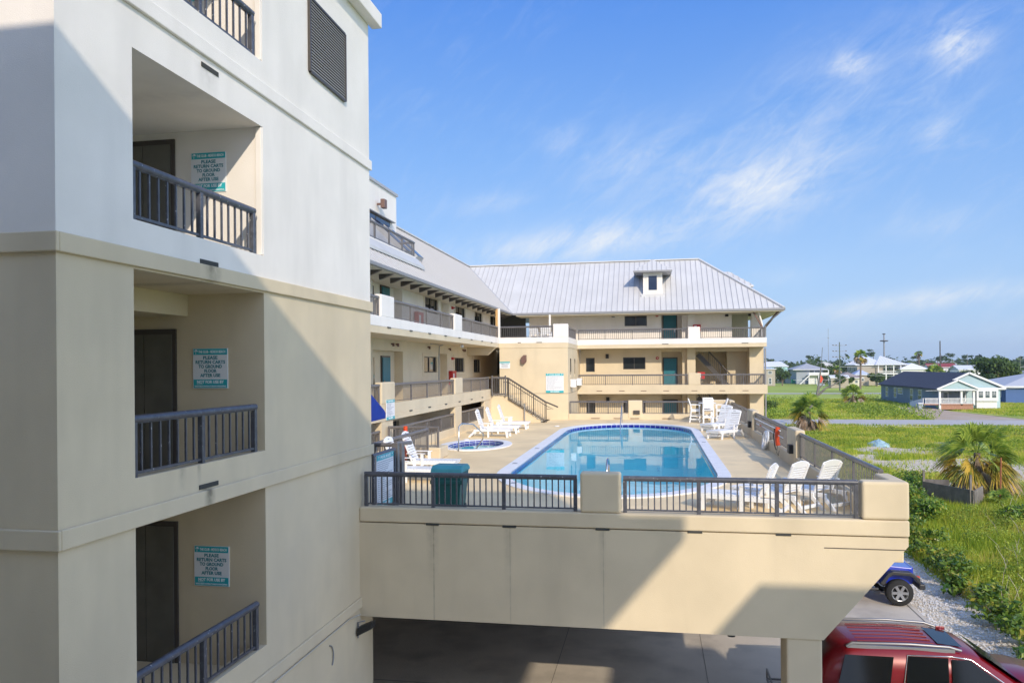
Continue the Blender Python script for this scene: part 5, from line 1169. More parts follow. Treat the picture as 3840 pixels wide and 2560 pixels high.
H(MB().obox((47.8, 134.1, -2.62), (50.95, 134.1, -4.05), .1, .26).obox((47.8, 134.1, -2.62), (44.65, 134.1, -4.05), .1, .26).box(44.9, 50.7, 134.3, 134.5, -4.3, -4.02).box(45.1, 45.4, 134.6, 134.9, GZ, -4.3).box(48.3, 48.6, 134.6, 134.9, -6.6, -4.3).box(50.1, 50.4, 134.6, 134.9, -6.6, -4.3), 'porch_posts', m_hw)
b = MB(); b.box(45.4, 50.1, 134.68, 134.78, -5.6, -5.5).box(45.4, 50.1, 134.68, 134.78, -6.4, -6.32)
for k in range(26): b.box(45.5 + k * .18, 45.57 + k * .18, 134.70, 134.76, -6.32, -5.6)
b.box(43.0, 45.1, 134.68, 134.78, -5.6, -5.5).box(43.0, 45.1, 134.68, 134.78, -6.4, -6.32)
for k in range(11): b.box(43.1 + k * .18, 43.17 + k * .18, 134.70, 134.76, -6.32, -5.6)
H(b, 'porch_railing', m_hw); H(MB().box(42.9, 45.1, 134.75, 137.3, -6.6, -6.42), 'side_landing', m_brick)
H(MB().prism([(134.9, -6.5), (134.9, -5.5), (141.5, -6.4), (141.5, -7.4)], 'x', 42.8, 42.9), 'ramp_side', m_ramp)
for x in (46.6, 49.2): f = H(MB().box(x, x + .9, 137.5, 137.59, -6.2, -4.6), 'window', m_hw); MB().box(x + .12, x + .78, 137.48, 137.5, -6.1, -4.7).build('pane', m_gl2, f)
cart = empty('wheeled_bin', (41.3, 131.5, GZ + .2), 0, 'pale blue grey wheeled bin beside the blue house ramp', 'bin')
MB().add([(-.28, -.3, 0), (.28, -.3, 0), (.28, .3, 0), (-.28, .3, 0), (-.36, -.38, 1.0), (.36, -.38, 1.0), (.36, .38, 1.0), (-.36, .38, 1.0)], [(3, 2, 1, 0), (4, 5, 6, 7), (0, 1, 5, 4), (1, 2, 6, 5), (2, 3, 7, 6), (3, 0, 4, 7)]).build('body', m_greyw, cart, bevel=.03); MB().box(-.4, .4, -.42, .42, 1.0, 1.1).build('lid', m_hw, cart, bevel=.03)
house('royal blue house with pale grey roof cut by the right photo edge', 64.4, 80, 158, 176, -4.2, -2.0, 'hip', m_royal, mat('roof_pale', (.52, .53, .56), .7), [('x', 160, 161.5, -6.2, -4.8)], ov=.8)
house('grey raised house with wide hipped roof and white deck, behind the bare tree', 56.5, 66.5, 326, 340, -1.75, .55, 'hip', m_greyw, m_rg, [('y', 61.5, 63.2, -3.4, -2.2), ('y', 63.5, 65.3, -3.4, -2.2)], ov=1.6)
tag(MB().box(60.5, 68, 322, 326, -4.2, -3.9).box(60.5, 68, 321.9, 322, -3.9, -3.0).box(60.5, 60.7, 322, 322.2, HG, -4.2).box(64, 64.3, 322, 322.2, HG, -4.2).box(67.7, 68, 322, 322.2, HG, -1.9).prism([(60.6, -3.9), (56.8, HG), (57.4, HG), (61.2, -3.9)], 'y', 321.8, 322).box(60.7, 64, 324, 324.1, HG, -4.2).build('deck_and_stair', m_hw), 'white raised deck and stair in front of the grey raised house', 'deck')
wh, H = house('tan two storey house with bright white metal roof and columned porches', 73.8, 83, 303, 318, -.1, 3.2, 'hip', m_tan, m_rw, [('x', 305, 307, -2.4, -1.0), ('x', 312, 313.5, -2.4, -1.0), ('x', 305, 307, -5.8, -4.4)], ov=.8, seams=.9, hipk=7)
b = MB().box(82.8, 90.2, 302, 314, -.32, -.1)
rf = MB(); roof_plane(rf, (79.5, 301, -.1), (91, 301, -.1), (83.5, 309, 3.2), (83.2, 309, 3.2), step=.9, th=.15); roof_plane(rf, (91, 301, -.1), (91, 316, -.1), (83.5, 309, 3.2), (83.5, 309, 3.2), step=.9, th=.15); H(rf, 'porch_roof', [m_rw, m_rg])
H(b, 'porch_soffit', m_greyw); b = MB()
for x in (80.6, 83.2, 85.8, 88.2, 90.0): b.box(x, x + .35, 301.6, 301.95, HG, -.3)
b.box(80.6, 90.3, 301.5, 302, -3.6, -3.2).box(80.6, 90.3, 301.55, 301.7, -2.5, -2.35)
for k in range(30): b.box(80.9 + k * .32, 81.0 + k * .32, 301.6, 301.65, -3.2, -2.4)
H(b, 'porch_columns', m_hw)
h2, H = house('small tan annex with pale blue metal roof left of the tall white roofed house', 71.5, 76, 296, 302, -3.6, -1.8, 'hip', m_tan, mat('roof_bluegrey', (.48, .54, .68), .5), [('y', 72, 72.7, -5.8, -4.6), ('y', 73.6, 74.3, -5.8, -4.6)])
house('long low white roofed building right of the columned house', 88, 96.5, 300, 312, -1.7, .4, 'hip', m_hw, m_rw, (), hipk=3)
house('aqua house with white metal roof at far left of the background', 56, 68.5, 420, 432, -.6, 1.9, 'hip', m_aqua, m_rw, [('y', 62, 62.8, -2.2, -1.2), ('y', 64.5, 65.3, -2.2, -1.2)], ov=.6, hipk=3)
house('tan stilt house with flat eave peeping past the far wing', 36, 44.2, 298, 306, -1.3, -.2, 'hip', m_tan, mat('roof_bluegrey2', (.36, .42, .52), .6), [('y', 41.8, 43, -3.2, -2.2), ('y', 40, 40.8, -6.9, -4.8), ('y', 42, 42.8, -6.9, -4.8)], ov=.4)
sh, H = house('small tan shed with white metal roof behind the utility pole', 57.2, 62.6, 268, 271.5, -4.15, -3.4, 'gable_x', m_tan, m_rw, [('y', 60.2, 61.4, -5.6, -4.7)], ov=.3)
house('low house with brown grey roof behind the shed', 63.5, 71, 286, 296, -4.6, -2.6, 'hip', mat('wall_cream', (.7, .66, .55), .8), m_rb, [('y', 69, 69.8, -6.4, -5.4)], hipk=4)
house('white house with pale hipped roof among the trees at mid background', 70, 80, 400, 410, -1.6, .9, 'hip', m_hw, m_rw, ())
house('cream roofed house behind the bare pine', 84, 95, 430, 442, -.5, 1.6, 'hip', m_hw, mat('roof_cream', (.72, .68, .58), .6), ())
house('small white house with low roof near the red roof', 118, 127, 330, 340, -2.2, -.6, 'gable_x', m_hw, m_rw, [('y', 121, 122, -4.4, -3.2)])
house('far house with dark red roof', 133, 145, 410, 418, -1.6, .3, 'gable_x', m_hw, mat('roof_red', (.28, .05, .05), .7), ())
house('far white gabled house right of the red roof', 148, 156, 440, 450, -.8, 1.4, 'gable_x', m_hw, m_rg, ())
house('grey roofed house right of the big green tree', 118, 140, 250, 262, -2.2, .6, 'hip', m_hw, m_rg, ())
house('pale grey roofed house just behind the royal blue house', 96, 120, 215, 230, -2.6, -.3, 'hip', m_greyw, mat('roof_grey2', (.46, .47, .5), .7), ())
# skip, boats, sign, poles
sk = empty('dumpster', (55, 330, HG), 0, 'green dumpster on the lot in front of the grey raised house', 'dumpster')
MB().box(-2.3, 0, -1, 1, .2, 2.0).build('dark_half', mat('dumpster_navy', (.02, .06, .10), .6), sk, bevel=.05); MB().box(.01, 2.3, -1, 1, .2, 1.9).build('green_half', mat('dumpster_green', (.02, .25, .15), .6), sk, bevel=.05)
bt = empty('boat', (50.5, 345, HG), 0, 'white boat parked on a trailer near the dumpster', 'boat')
MB().prism([(-3.5, 1.0), (2.2, 1.0), (3.6, 2.2), (-3.5, 2.0)], 'y', -1, 1).build('hull', m_hw, bt, bevel=.1); MB().prism([(-2, 2.0), (1.2, 2.1), (.6, 3.2), (-1.6, 3.4)], 'y', -.8, .8).build('cabin', m_hw, bt, bevel=.05); MB().box(-1.2, .6, -.83, -.81, 2.5, 3.0).build('window', m_glass, bt)
sg = empty('road_sign', (45.4, 225, HG), 0, 'orange red diamond road sign with a smaller plate below', 'sign')
MB().prism([(0, 2.55), (.62, 3.7), (0, 4.85), (-.62, 3.7)], 'y', -.03, .03).build('sign_board', m_orange, sg); MB().box(-.35, -.25, .04, .12, 0, 4).box(.25, .35, .04, .12, 0, 4).build('posts', m_gutter, sg); MB().box(-1.0, 1.0, .0, .03, 1.9, 2.35).build('plate', m_greyw, sg)
def upole(label, x, y, h, r=.17, arms=((-1.6, -.7),), z=HG, col=None, arm_col=None):
    p = empty('utility_pole', (x, y, z), 0, label, 'pole', 'utility poles'); MB().tube([(0, 0, 0), (0, 0, h)], r, 8, r2=r * .7).build('shaft', col or mat('pole_wood', (.16, .16, .14), .9, var=.2), p)
    for dz, in [(a[0],) for a in arms]:
        MB().box(-1.9, 1.9, -.05, .05, h + dz - .05, h + dz + .05).build('crossarm', m_gutter, p)
        i = MB()
        for q in (-1.8, -.9, 1.8): i.box(q - .22, q + .22, -.06, .06, h + dz + .05, h + dz + .22)
        i.build('insulators', m_frame, p)
    return p
upole('tall utility pole with three cross arms left of the slender palm', 53.65, 240, 14.2, .2, ((-1.0,), (-2.7,), (-4.4,)), col=mat('pole_green', (.12, .15, .12), .9))
upole('tall dark utility pole right of the white roofed house', 101, 300, 15.8, .28, (), col=m_frame)
upole('thin leaning pole in front of the grey raised house', 45.1, 225.5, 12.4, .1, ()).rotation_euler = (0, .07, 0)
upole('short utility pole before the low white building', 97.5, 292, 9, .15, ())
upole('utility pole near the far small white house', 127, 300, 10, .15, ())
ms = empty('antenna_mast', (126.4, 600, HG), 0, 'very thin lattice antenna mast on the horizon', 'mast'); MB().tube([(0, 0, 0), (0, 0, 34)], .22, 6, r2=.12).box(-.6, .6, -.1, .1, 27, 27.4).build('mast_shaft', m_gutter, ms)
ct = empty('cell_tower', (192, 700, HG), 0, 'grey cell tower with a ring of antennas near its top', 'tower'); MB().tube([(0, 0, 0), (0, 0, 33.5)], .75, 8, r2=.5).build('tower_shaft', m_gutter, ct); MB().lathe([(0, 26.6), (3.2, 27), (3.4, 27.8), (.6, 27.8)], (0, 0, 0), 10).lathe([(.5, 32.6), (1.4, 33), (1.2, 33.6), (0, 33.6)], (0, 0, 0), 8).build('antenna_ring', m_frame, ct)
wr = MB()
def wire(p0, p1, sag, r=.035):
    P0, P1 = V(p0), V(p1); wr.tube([P0.lerp(P1, t) - V((0, 0, sag * 4 * t * (1 - t))) for t in np.linspace(0, 1, 9)], r, 4, caps=False)
wire((53.6, 240, -2.8), (96, 214, -3.0), .5); wire((53.6, 240, -4.3), (40, 236, -4.3), .1); wire((41, 128, -4.1), (75, 124, -1.9), .4, .03); wire((53.6, 240, -.6), (80, 240, -.2), .4); wire((66, 190, -1.6), (90, 190, .3), .4); wire((66, 170, -4.0), (86, 168, -3.1), .3)
tag(wr.build('overhead_wires', m_hw, fixn=False), 'pale overhead wires crossing in front of the background houses', 'wires')
# light blue tarp mound
tp = MB(); rr = np.random.default_rng(8); ring_ = []
tp.add([(math.cos(a) * q * 1.0 * (1 + .12 * math.sin(3 * a)), math.sin(a) * q * 1.6, (1 - q) * .5 + .03 * math.sin(5 * a + q * 9) + (0 if q < 1 else -.1)) for q in (0.02, .3, .6, .85, 1.) for a in np.linspace(0, 2 * math.pi, 18, endpoint=False)], [(i * 18 + k, i * 18 + (k + 1) % 18, (i + 1) * 18 + (k + 1) % 18, (i + 1) * 18 + k) for i in range(4) for k in range(18)])
o = tag(tp.build('tarp_mound', mat('tarp_blue', (.38, .54, .56), .7, var=.2, vscale=4)), 'pale blue tarp draped over a low mound on the grass', 'tarp'); o.location = (20.2, 75.5, GZ + .1)
# weathered boards
wb = empty('plywood_barrier', (14.8, 44, GZ), 0, 'weathered grey plywood panels propped up below the big palm', 'barrier')
def WB(mb, nme, m): o = mb.build(nme, m, wb); o.location = -wb.location
WB(MB().obox((14.25, 45.0, GZ + .45), (15.62, 42.0, GZ + .45), .05, 1.3), 'front_panel', mat('ply_dark', (.19, .175, .15), .9, var=.2, streaks=(.3, 4.))); WB(MB().obox((15.66, 42.0, GZ + .45), (16.5, 43.2, GZ + .55), .05, 1.25), 'side_panel', m_weath)
WB(MB().obox((14.3, 45.05, GZ), (14.3, 45.05, GZ + 1.7), .1, .1).obox((15.55, 42.15, GZ), (15.55, 42.15, GZ + 1.85), .1, .1), 'posts', m_weath); WB(MB().obox((14.35, 45.1, GZ + 1.05), (15.4, 44.6, GZ + 1.1), .04, .3), 'loose_board', m_weath)
# trees
tree('broad green tree at the right of the background', 75.5, 190, 9.6, 5.4, seed=1, nleaf=5200, leaf=.34, lobes=16, z=HG)
tree('dense round tree before the royal blue house', 71.5, 183, 5.5, 3.0, seed=2, nleaf=1800, leaf=.3)
fan_palm('bushy palm behind the blue house roof ridge', 86, 260, 3.2, 3.2, 40, 10, z=HG + 2.2, seed=8, nb=12, w=.16)
fan_palm('round headed palm by the aqua house', 58, 400, 3.2, 3, 30, 8, z=HG, seed=9, nb=10, w=.2)
fan_palm('small palm with ball shaped head behind the blue house', 119, 380, 12.5, 2.0, 24, 6, z=HG, seed=10, nb=10, w=.2, tr=.25)
fan_palm('palm with drooping head near the tan annex', 66.3, 300, 6.0, 1.8, 22, 12, z=HG, seed=11, nb=10, w=.18)
bt_ = empty('bare_tree', (18.2, 98.5, GZ), 0, 'bare forked dead tree rising behind the palm near the far wing', 'tree')
MB().tube([(0, 0, 0), (.3, 0, 2), (1.2, .1, 3.6), (1.5, .2, 5.2), (1.75, .2, 7.2)], .22, 7, r2=.06).tube([(1.2, .1, 3.6), (2.3, .2, 4.6), (3.2, .2, 5.0), (4.8, .3, 6.0)], .14, 6, r2=.04).tube([(1.35, .1, 4.4), (2.0, 0, 5.2), (2.4, 0, 5.6)], .08, 5, r2=.03).build('trunk', m_weath, bt_)
k = 0
for x, y, h, R, lab in ((60, 268, 4, 2.6, 'rounded shrub tree left of the red sign'), (47, 300, 5, 3.5, 'dark tree beside the stilt house'), (56, 372, 6.5, 5, 'olive tree between the aqua and grey houses'), (73, 345, 8, 5, 'dark tree right of the grey raised house'), (70, 330, 7, 4.5, 'green tree overlapping the grey raised house eave'), (66.5, 286, 3.5, 2.2, 'dark bush beside the shed'), (76, 286, 4.4, 3.2, 'dark hedge tree in front of the tan house'), (78.5, 290, 3.8, 2.8, 'second dark hedge tree in front of the tan house'), (69, 345, 10.5, 3.2, 'windswept tree left of the slender palm'), (103, 320, 5.5, 4, 'tree behind the low white building'), (110, 300, 5, 4, 'leafy tree right of the tall dark pole'), (113, 340, 6.5, 3.5, 'tree beside the small white house'), (92, 400, 8, 5, 'tree behind the white roofed house'), (145, 350, 8, 6, 'tree at right behind the broad tree'), (50, 450, 8, 5, 'tree top over the aqua house'), (80, 430, 8.5, 6, 'distant tree between the far roofs')):
    tree(lab, x, y, h, R, seed=20 + k, nleaf=900, leaf=.42, z=HG, group='background trees', lobes=8); k += 1
def pine(lab, x, y, h, seed):
    r = np.random.default_rng(seed); root = empty('pine_tree', (x, y, HG), 0, lab, 'tree', 'sparse pines on the skyline'); MB().tube([(0, 0, 0), (.2, 0, h)], .28, 5, r2=.1).build('trunk', m_bark, root); P = []
    for q in range(6):
        c = (r.uniform(-2.5, 2.5), r.uniform(-1, 1), h * r.uniform(.72, 1.02)); P.append(leafcloud(60, c, (1.6, 1.2, .5), .45, r))
    P = np.concatenate(P); np_mesh('crown', P, quads(P), m_pine, root)
for k, (x, y, h) in enumerate(((110, 420, 15), (121, 430, 10.5), (146, 470, 12), (152, 450, 12.5), (166, 480, 14), (172, 470, 13), (190, 500, 12), (95, 500, 13), (74, 520, 12), (226, 520, 13.5), (240, 540, 15))):
    pine('thin sparse pine on the skyline, number %s from the left' % ('one two three four five six seven eight nine ten eleven'.split()[[74, 95, 110, 121, 146, 152, 166, 172, 190, 226, 240].index(x)]), x, y, h, 70 + k)
# far woods as one mass
r = np.random.default_rng(3); Q = []
for i in range(520):
    y = r.uniform(430, 900); x = y * r.uniform(.125, .56); h = r.uniform(6., 11.) * (.7 + .6 * vn(np.array([x]), np.array([y]), 60, 4)[0]); s = r.uniform(4, 9)
    Q.append(leafcloud(70, (x, y, HG + h * .55), (s, s, h * .55), .8 + y / 900., r))
for i in range(420):
    y = r.uniform(340, 430); x = y * r.uniform(.13, .52); s = r.uniform(2.5, 5); Q.append(leafcloud(70, (x, y, HG + 1.2), (s, s, r.uniform(1.8, 4.6)), .6, r))
Q = np.concatenate(Q); tag(np_mesh('distant_woods', Q, quads(Q), m_treed), kind='stuff')
far_ridge = MB(); 
far_ridge.add([(x, 1500 + 100 * math.sin(x / 170.), z_) for x in np.linspace(-200, 1100, 60) for z_ in (HG - 1, HG + 9 + 3 * math.sin(x / 23.) * math.sin(x / 61.))], [(i * 2, i * 2 + 2, i * 2 + 3, i * 2 + 1) for i in range(59)]); fr2 = far_ridge
fr2.add([(x, 1620 + 100 * math.sin(x / 170.), HG + 8) for x in np.linspace(-200, 1100, 60)], []); tag(fr2.build('hills', m_treed, fixn=False), kind='structure')

# ================================================================== VEHICLES
m_suv = mat('red_metallic', (.19, .002, .006), .32, metal=.1, coat=.4); m_suvg = mat('privacy_glass', (.005, .006, .007), .08, spec=.35); m_rubber = mat('tyre', (.02, .02, .02), .9); m_alloy = mat('alloy', (.5, .5, .5), .3, metal=.9); m_silver = mat('silver_rail', (.30, .30, .31), .4, metal=.6); m_blk = mat('satin_black', (.03, .03, .032), .5)
def strip(mb, secs, mi=0, close=True):
    "loft between cross sections (lists of points, same count)"
    n = len(secs[0]); vs = [p for s in secs for p in s]; fs = []
    for i in range(len(secs) - 1):
        for k in range(n if close else n - 1): k2 = (k + 1) % n; fs.append((i * n + k, i * n + k2, (i + 1) * n + k2, (i + 1) * n + k))
    if close: fs += [tuple(range(n)), tuple(range(len(vs) - 1, len(vs) - n - 1, -1))]
    return mb.add(vs, fs, mi, True)
def wheel(parent, x, y, R, side, w=.26):
    side = -side; wl = MB().lathe([(R * .62, -w / 2), (R * .95, -w / 2), (R, -w * .3), (R, w * .3), (R * .95, w / 2), (R * .62, w / 2)], (0, 0, 0), 28).build('tyre', m_rubber)
    root = empty('wheel', (x, y, R)); root.parent = parent; root.rotation_euler = (RX, 0, 0); wl.parent = root
    rm = MB(); s = side; rm.lathe([(R * .62, -w * .45), (R * .55, -w * .3), (R * .55, w * .45), (R * .62, w * .45)], (0, 0, 0), 28)
    for k in range(6):
        a = k * math.pi / 3; d = V((math.cos(a), math.sin(a), 0)); rm.obox(d * R * .05 + V((0, 0, s * w * .36)), d * R * .58 + V((0, 0, s * w * .42)), R * .2, .05, up=(0, 0, 1))
    rm.lathe([(0, s * w * .44), (R * .14, s * w * .43), (R * .16, s * w * .3)], (0, 0, 0), 12); rm.build('rim', m_alloy, root); MB().lathe([(0, s * w * .05), (R * .56, s * w * .05)], (0, 0, 0), 20).build('brake_shadow', m_blk, root)
suv = empty('parked_suv', (5.42, 16.78, GZ + .03), 0, 'red suv with silver roof rails parked under the bridge end', 'car')
def sect(x, w, z0, z1, r_=.08):   # rounded body section in yz
    return [V((x, -w, z0 + r_)), V((x, -w * .98, z0)), V((x, w * .98, z0)), V((x, w, z0 + r_)), V((x, w, (z0 + z1) / 2)), V((x, w * .97, z1 - r_)), V((x, w * .88, z1)), V((x, 0, z1 + .03)), V((x, -w * .88, z1)), V((x, -w * .97, z1 - r_)), V((x, -w, (z0 + z1) / 2))]
b = MB(); strip(b, [sect(-2.42, .9, .45, 1.05), sect(-2.36, .98, .35, 1.2), sect(-1.9, 1.0, .3, 1.22), sect(0, 1.0, .28, 1.2), sect(1.15, 1.0, .28, 1.36), sect(1.7, .97, .3, 1.33), sect(2.3, .92, .35, 1.2), sect(2.5, .8, .45, .85)])
body = b.build('body', m_suv, suv)
# greenhouse with curved roof
def gh(x, wb, wt, z1, zb=1.17):
    return [V((x, -wb, zb)), V((x, -(wb * .45 + wt * .55), (zb * .45 + z1 * .55))), V((x, -wt, z1 - .06)), V((x, -wt * .86, z1)), V((x, -wt * .4, z1 + .03)), V((x, wt * .4, z1 + .03)), V((x, wt * .86, z1)), V((x, wt, z1 - .06)), V((x, (wb * .45 + wt * .55), (zb * .45 + z1 * .55))), V((x, wb, zb))]
b = MB(); strip(b, [gh(-2.36, .90, .86, 1.25), gh(-2.2, .95, .80, 1.66), gh(-1.98, .96, .79, 1.84), gh(-1.6, .97, .79, 1.89), gh(-.6, .97, .80, 1.92), gh(.2, .97, .79, 1.89), gh(.62, .96, .75, 1.80), gh(1.1, .95, .82, 1.48), gh(1.5, .94, .88, 1.2)])
b.build('cabin', m_suv, suv)
# roof: ribs, rails, sunroof, windows as panels just proud of the cabin
rb_ = MB()
for k in range(6): y = -.5 + k * .2; rb_.tube([(-1.5, y, 1.925), (-.6, y, 1.953), (-.1, y, 1.942)], .012, 5)
rb_.build('roof_ribs', m_suv, body)
MB().add([(-.02, -.48, 1.943), (-.02, .48, 1.943), (.42, .48, 1.90), (.42, -.48, 1.90)], [(0, 1, 2, 3)]).build('sunroof', m_suvg, suv, fixn=False)
for s in (-1, 1):
    MB().tube([(-1.75, s * .73, 1.88), (-1.65, s * .73, 1.955), (-.6, s * .74, 1.985), (.1, s * .73, 1.965), (.32, s * .71, 1.90)], .028, 8).box(-1.72, .2, s * .73 - .02, s * .73 + .02, 1.86, 1.93).build('roof_rail', m_silver, suv)
def side_panel(x0b, x1b, x0t, x1t, zb, zt, s, name, m, par, off=.03):
    wb, wt = .97, .79; f = lambda z: (wb + (wt - wb) * (z - 1.17) / (1.86 - 1.17)) + off
    return MB().add([(x0b, s * f(zb), zb), (x1b, s * f(zb), zb), (x1t, s * f(zt), zt), (x0t, s * f(zt), zt)], [(0, 1, 2, 3)]).build(name, m, par, fixn=False)
for s in (-1, 1):
    side_panel(-1.95, -1.02, -1.80, -.92, 1.25, 1.76, s, 'quarter_window', m_suvg, suv); side_panel(-.74, .02, -.66, .05, 1.25, 1.79, s, 'rear_door_window', m_suvg, suv); side_panel(.08, 1.15, .11, .42, 1.25, 1.77, s, 'front_door_window', m_suvg, suv)
    MB().tube([(-.78, s * .975, 1.23), (-.67, s * .825, 1.80), (.1, s * .82, 1.815), (.45, s * .83, 1.78), (.85, s * .905, 1.5), (1.25, s * .965, 1.22)], .014, 5).build('chrome_trim', m_chrome, suv)
    MB().box(-1.25, -1.05, s * 1.0, s * 1.015, 1.02, 1.05).box(-.35, -.15, s * 1.0, s * 1.015, 1.04, 1.07).build('door_handle', m_chrome, suv); MB().tube([(-.80, s * 1.003, .35), (-.80, s * 1.003, 1.18)], .006, 4).tube([(.06, s * 1.003, .35), (.06, s * 1.003, 1.18)], .006, 4).build('door_gap', m_blk, suv); MB().box(.95, 1.12, s * 1.0, s * 1.22, 1.15, 1.32).build('mirror', m_suv, suv, bevel=.04)
    for x in (-1.5, 1.55): wheel(suv, x, s * .88, .39, s)
MB().add([(-2.385, -.72, 1.28), (-2.385, .72, 1.28), (-2.19, .66, 1.72), (-2.19, -.66, 1.72)], [(0, 1, 2, 3)]).build('rear_window', m_suvg, suv, fixn=False)
MB().add([(1.47, -.78, 1.27), (1.47, .78, 1.27), (.70, .66, 1.80), (.70, -.66, 1.80)], [(0, 1, 2, 3)]).build('windshield', m_suvg, suv, fixn=False).location = (.03, 0, .015)
MB().box(-2.0, .3, -.6, .6, 1.0, 1.3).box(-.5, -.38, -.65, .65, 1.3, 1.5).build('seats', m_blk, suv); MB().box(-2.44, -2.36, -.95, -.75, .8, 1.2).box(-2.44, -2.36, .75, .95, .8, 1.2).build('tail_light', m_red, suv); MB().lathe([(0, 0), (.07, 0), (.03, .06), (0, .07)], (.35, .55, 1.89), 10).box(.28, .45, .53, .57, 1.89, 1.96).build('antenna_fin', m_suv, suv, bevel=.01)
rk = MB().box(-3.05, -2.5, -.6, -.57, .62, .66).box(-3.05, -2.5, .57, .6, .62, .66).box(-3.08, -3.05, -.6, .6, .62, .66).box(-2.5, -2.47, -.6, .6, .62, .66).box(-3.08, -3.05, -.6, .6, .82, .86).box(-3.08, -3.05, -.6, -.57, .66, .82).box(-3.08, -3.05, .57, .6, .66, .82).box(-2.5, -2.35, -.04, .04, .55, .63)
for k in range(12): rk.box(-3.05, -2.5, -.55 + k * .1, -.54 + k * .1, .63, .64)
rk.build('cargo_rack', m_silver, suv)
# blue off-roader: only its nose shows past the bridge
jp = empty('parked_offroader', (6.05, 26.25, GZ + .03), 0, 'bright blue off road car with grey fender, nose showing past the bridge chamfer', 'car')
m_jb = mat('car_blue', (.01, .035, .45), .3, coat=1.)
MB().prism([(-2.0, .62), (1.72, .62), (1.78, .85), (1.72, 1.12), (.35, 1.22), (.32, 1.26), (-2.0, 1.26)], 'y', -.68, .68).build('body', m_jb, jp, bevel=.03)
MB().prism([(-1.95, 1.26), (.32, 1.26), (-.05, 1.82), (-1.9, 1.84)], 'y', -.68, .68).build('hardtop', m_blk, jp, bevel=.04); MB().prism([(-1.7, 1.34), (.12, 1.34), (-.15, 1.74), (-1.7, 1.74)], 'y', -.69, .69).build('side_windows', m_suvg, jp)
for s in (-1, 1):
    MB().prism([(.72, .68), (.95, .98), (1.1, 1.06), (1.62, 1.04), (1.86, .88), (1.9, .70), (1.84, .70), (1.72, .86), (1.55, .94), (1.1, .95), (.98, .86), (.84, .62)], 'y', s * .68, s * .95).build('fender', m_blk, jp, bevel=.02)
    MB().prism([(-1.7, .66), (-1.6, .98), (-1.0, .98), (-.8, .62), (-.9, .6), (-1.05, .9), (-1.5, .9), (-1.6, .62)], 'y', s * .68, s * .93).build('fender', m_blk, jp)
    MB().box(1.74, 1.86, s * .86 - .06, s * .86 + .06, .86, .93).build('turn_signal', m_orange, jp)
    MB().tube([(-.75, s * .82, .48), (.7, s * .82, .48)], .05, 8).build('side_step', m_blk, jp)
    for x in (-1.25, 1.3): wheel(jp, x, s * .80, .40, s)
MB().box(1.86, 2.05, -.85, .85, .5, .68).build('front_bumper', m_blk, jp, bevel=.04); MB().box(1.74, 1.8, -.5, .5, .7, 1.1).build('grille', m_jb, jp, bevel=.01)
# ================================================================== BUILDING AROUND THE VIEWPOINT (casts the big shadows)
nb = empty('apartment_tower', (0, -4, GZ), 0, 'matching beige block behind the viewpoint, outside the photo', 'building')
def NB(mb, n_, m): o = mb.build(n_, m, nb); o.location = -nb.location
NB(MB().box(-22, 3.5, -14, -3.2, GZ, 5.28), 'lower_storeys', m_beige)
NB(MB().box(-22, 6.5, -14, -1.5, 5.73, 7.67), 'roof_storey', m_white)
NB(MB().box(-22, 7.63, -14, -1.5, 5.29, 5.72), 'eave_slab', m_white)
NB(MB().box(8.92, 11.5, -5.2, -1.5, GZ, 4.55), 'stair_annex', m_beige)
NB(MB().box(-30, 9.5, -17, -11.5, 7.66, 12.5), 'setback_sky_blocker', m_beige)  # added upper block, unseen, holding sky light off the front faces
NB(MB().box(-9, 3.4, -3.19, .7, -1.85, -1.62), 'walkway', m_conc)
for x in (-8.8, -4.5, 3.0): NB(MB().box(x, x + .35, -1.9, -1.55, -1.6, 5.28), 'walkway_post', m_beige)

# ================================================================== SKY, SUN, CAMERA
Ld = V((-.84, 1.88, -1.0)).normalized()
sun = bpy.data.lights.new('sun', 'SUN'); sun.energy = SUN_E; sun.angle = math.radians(.55); sun.color = (1., .87, .69)
so = bpy.data.objects.new('sun', sun); C.objects.link(so); so.rotation_euler = Ld.to_track_quat('-Z', 'Y').to_euler()
w = bpy.data.worlds.new('World'); S.world = w; w.use_nodes = True; N = w.node_tree.nodes; L = w.node_tree.links
bg = N['Background']; bg.inputs['Strength'].default_value = SKY_S
sk_ = N.new('ShaderNodeTexSky'); sk_.sky_type = 'NISHITA'; sk_.sun_disc = False; sk_.sun_elevation = math.asin(-Ld.z); sk_.sun_rotation = math.atan2(-Ld.x, -Ld.y)
sk_.air_density = 1.0; sk_.dust_density = .6; sk_.ozone_density = 2.0; sk_.altitude = 0
tc = N.new('ShaderNodeTexCoord'); sp = N.new('ShaderNodeSeparateXYZ'); L.new(tc.outputs['Generated'], sp.inputs[0])
def M(op, a, b=None, c=None, cl=False):
    n = N.new('ShaderNodeMath'); n.operation = op; n.use_clamp = cl
    for i, q in enumerate((a, b, c)):
        if q is None: continue
        if isinstance(q, (int, float)): n.inputs[i].default_value = q
        else: L.new(q, n.inputs[i])
    return n.outputs[0]
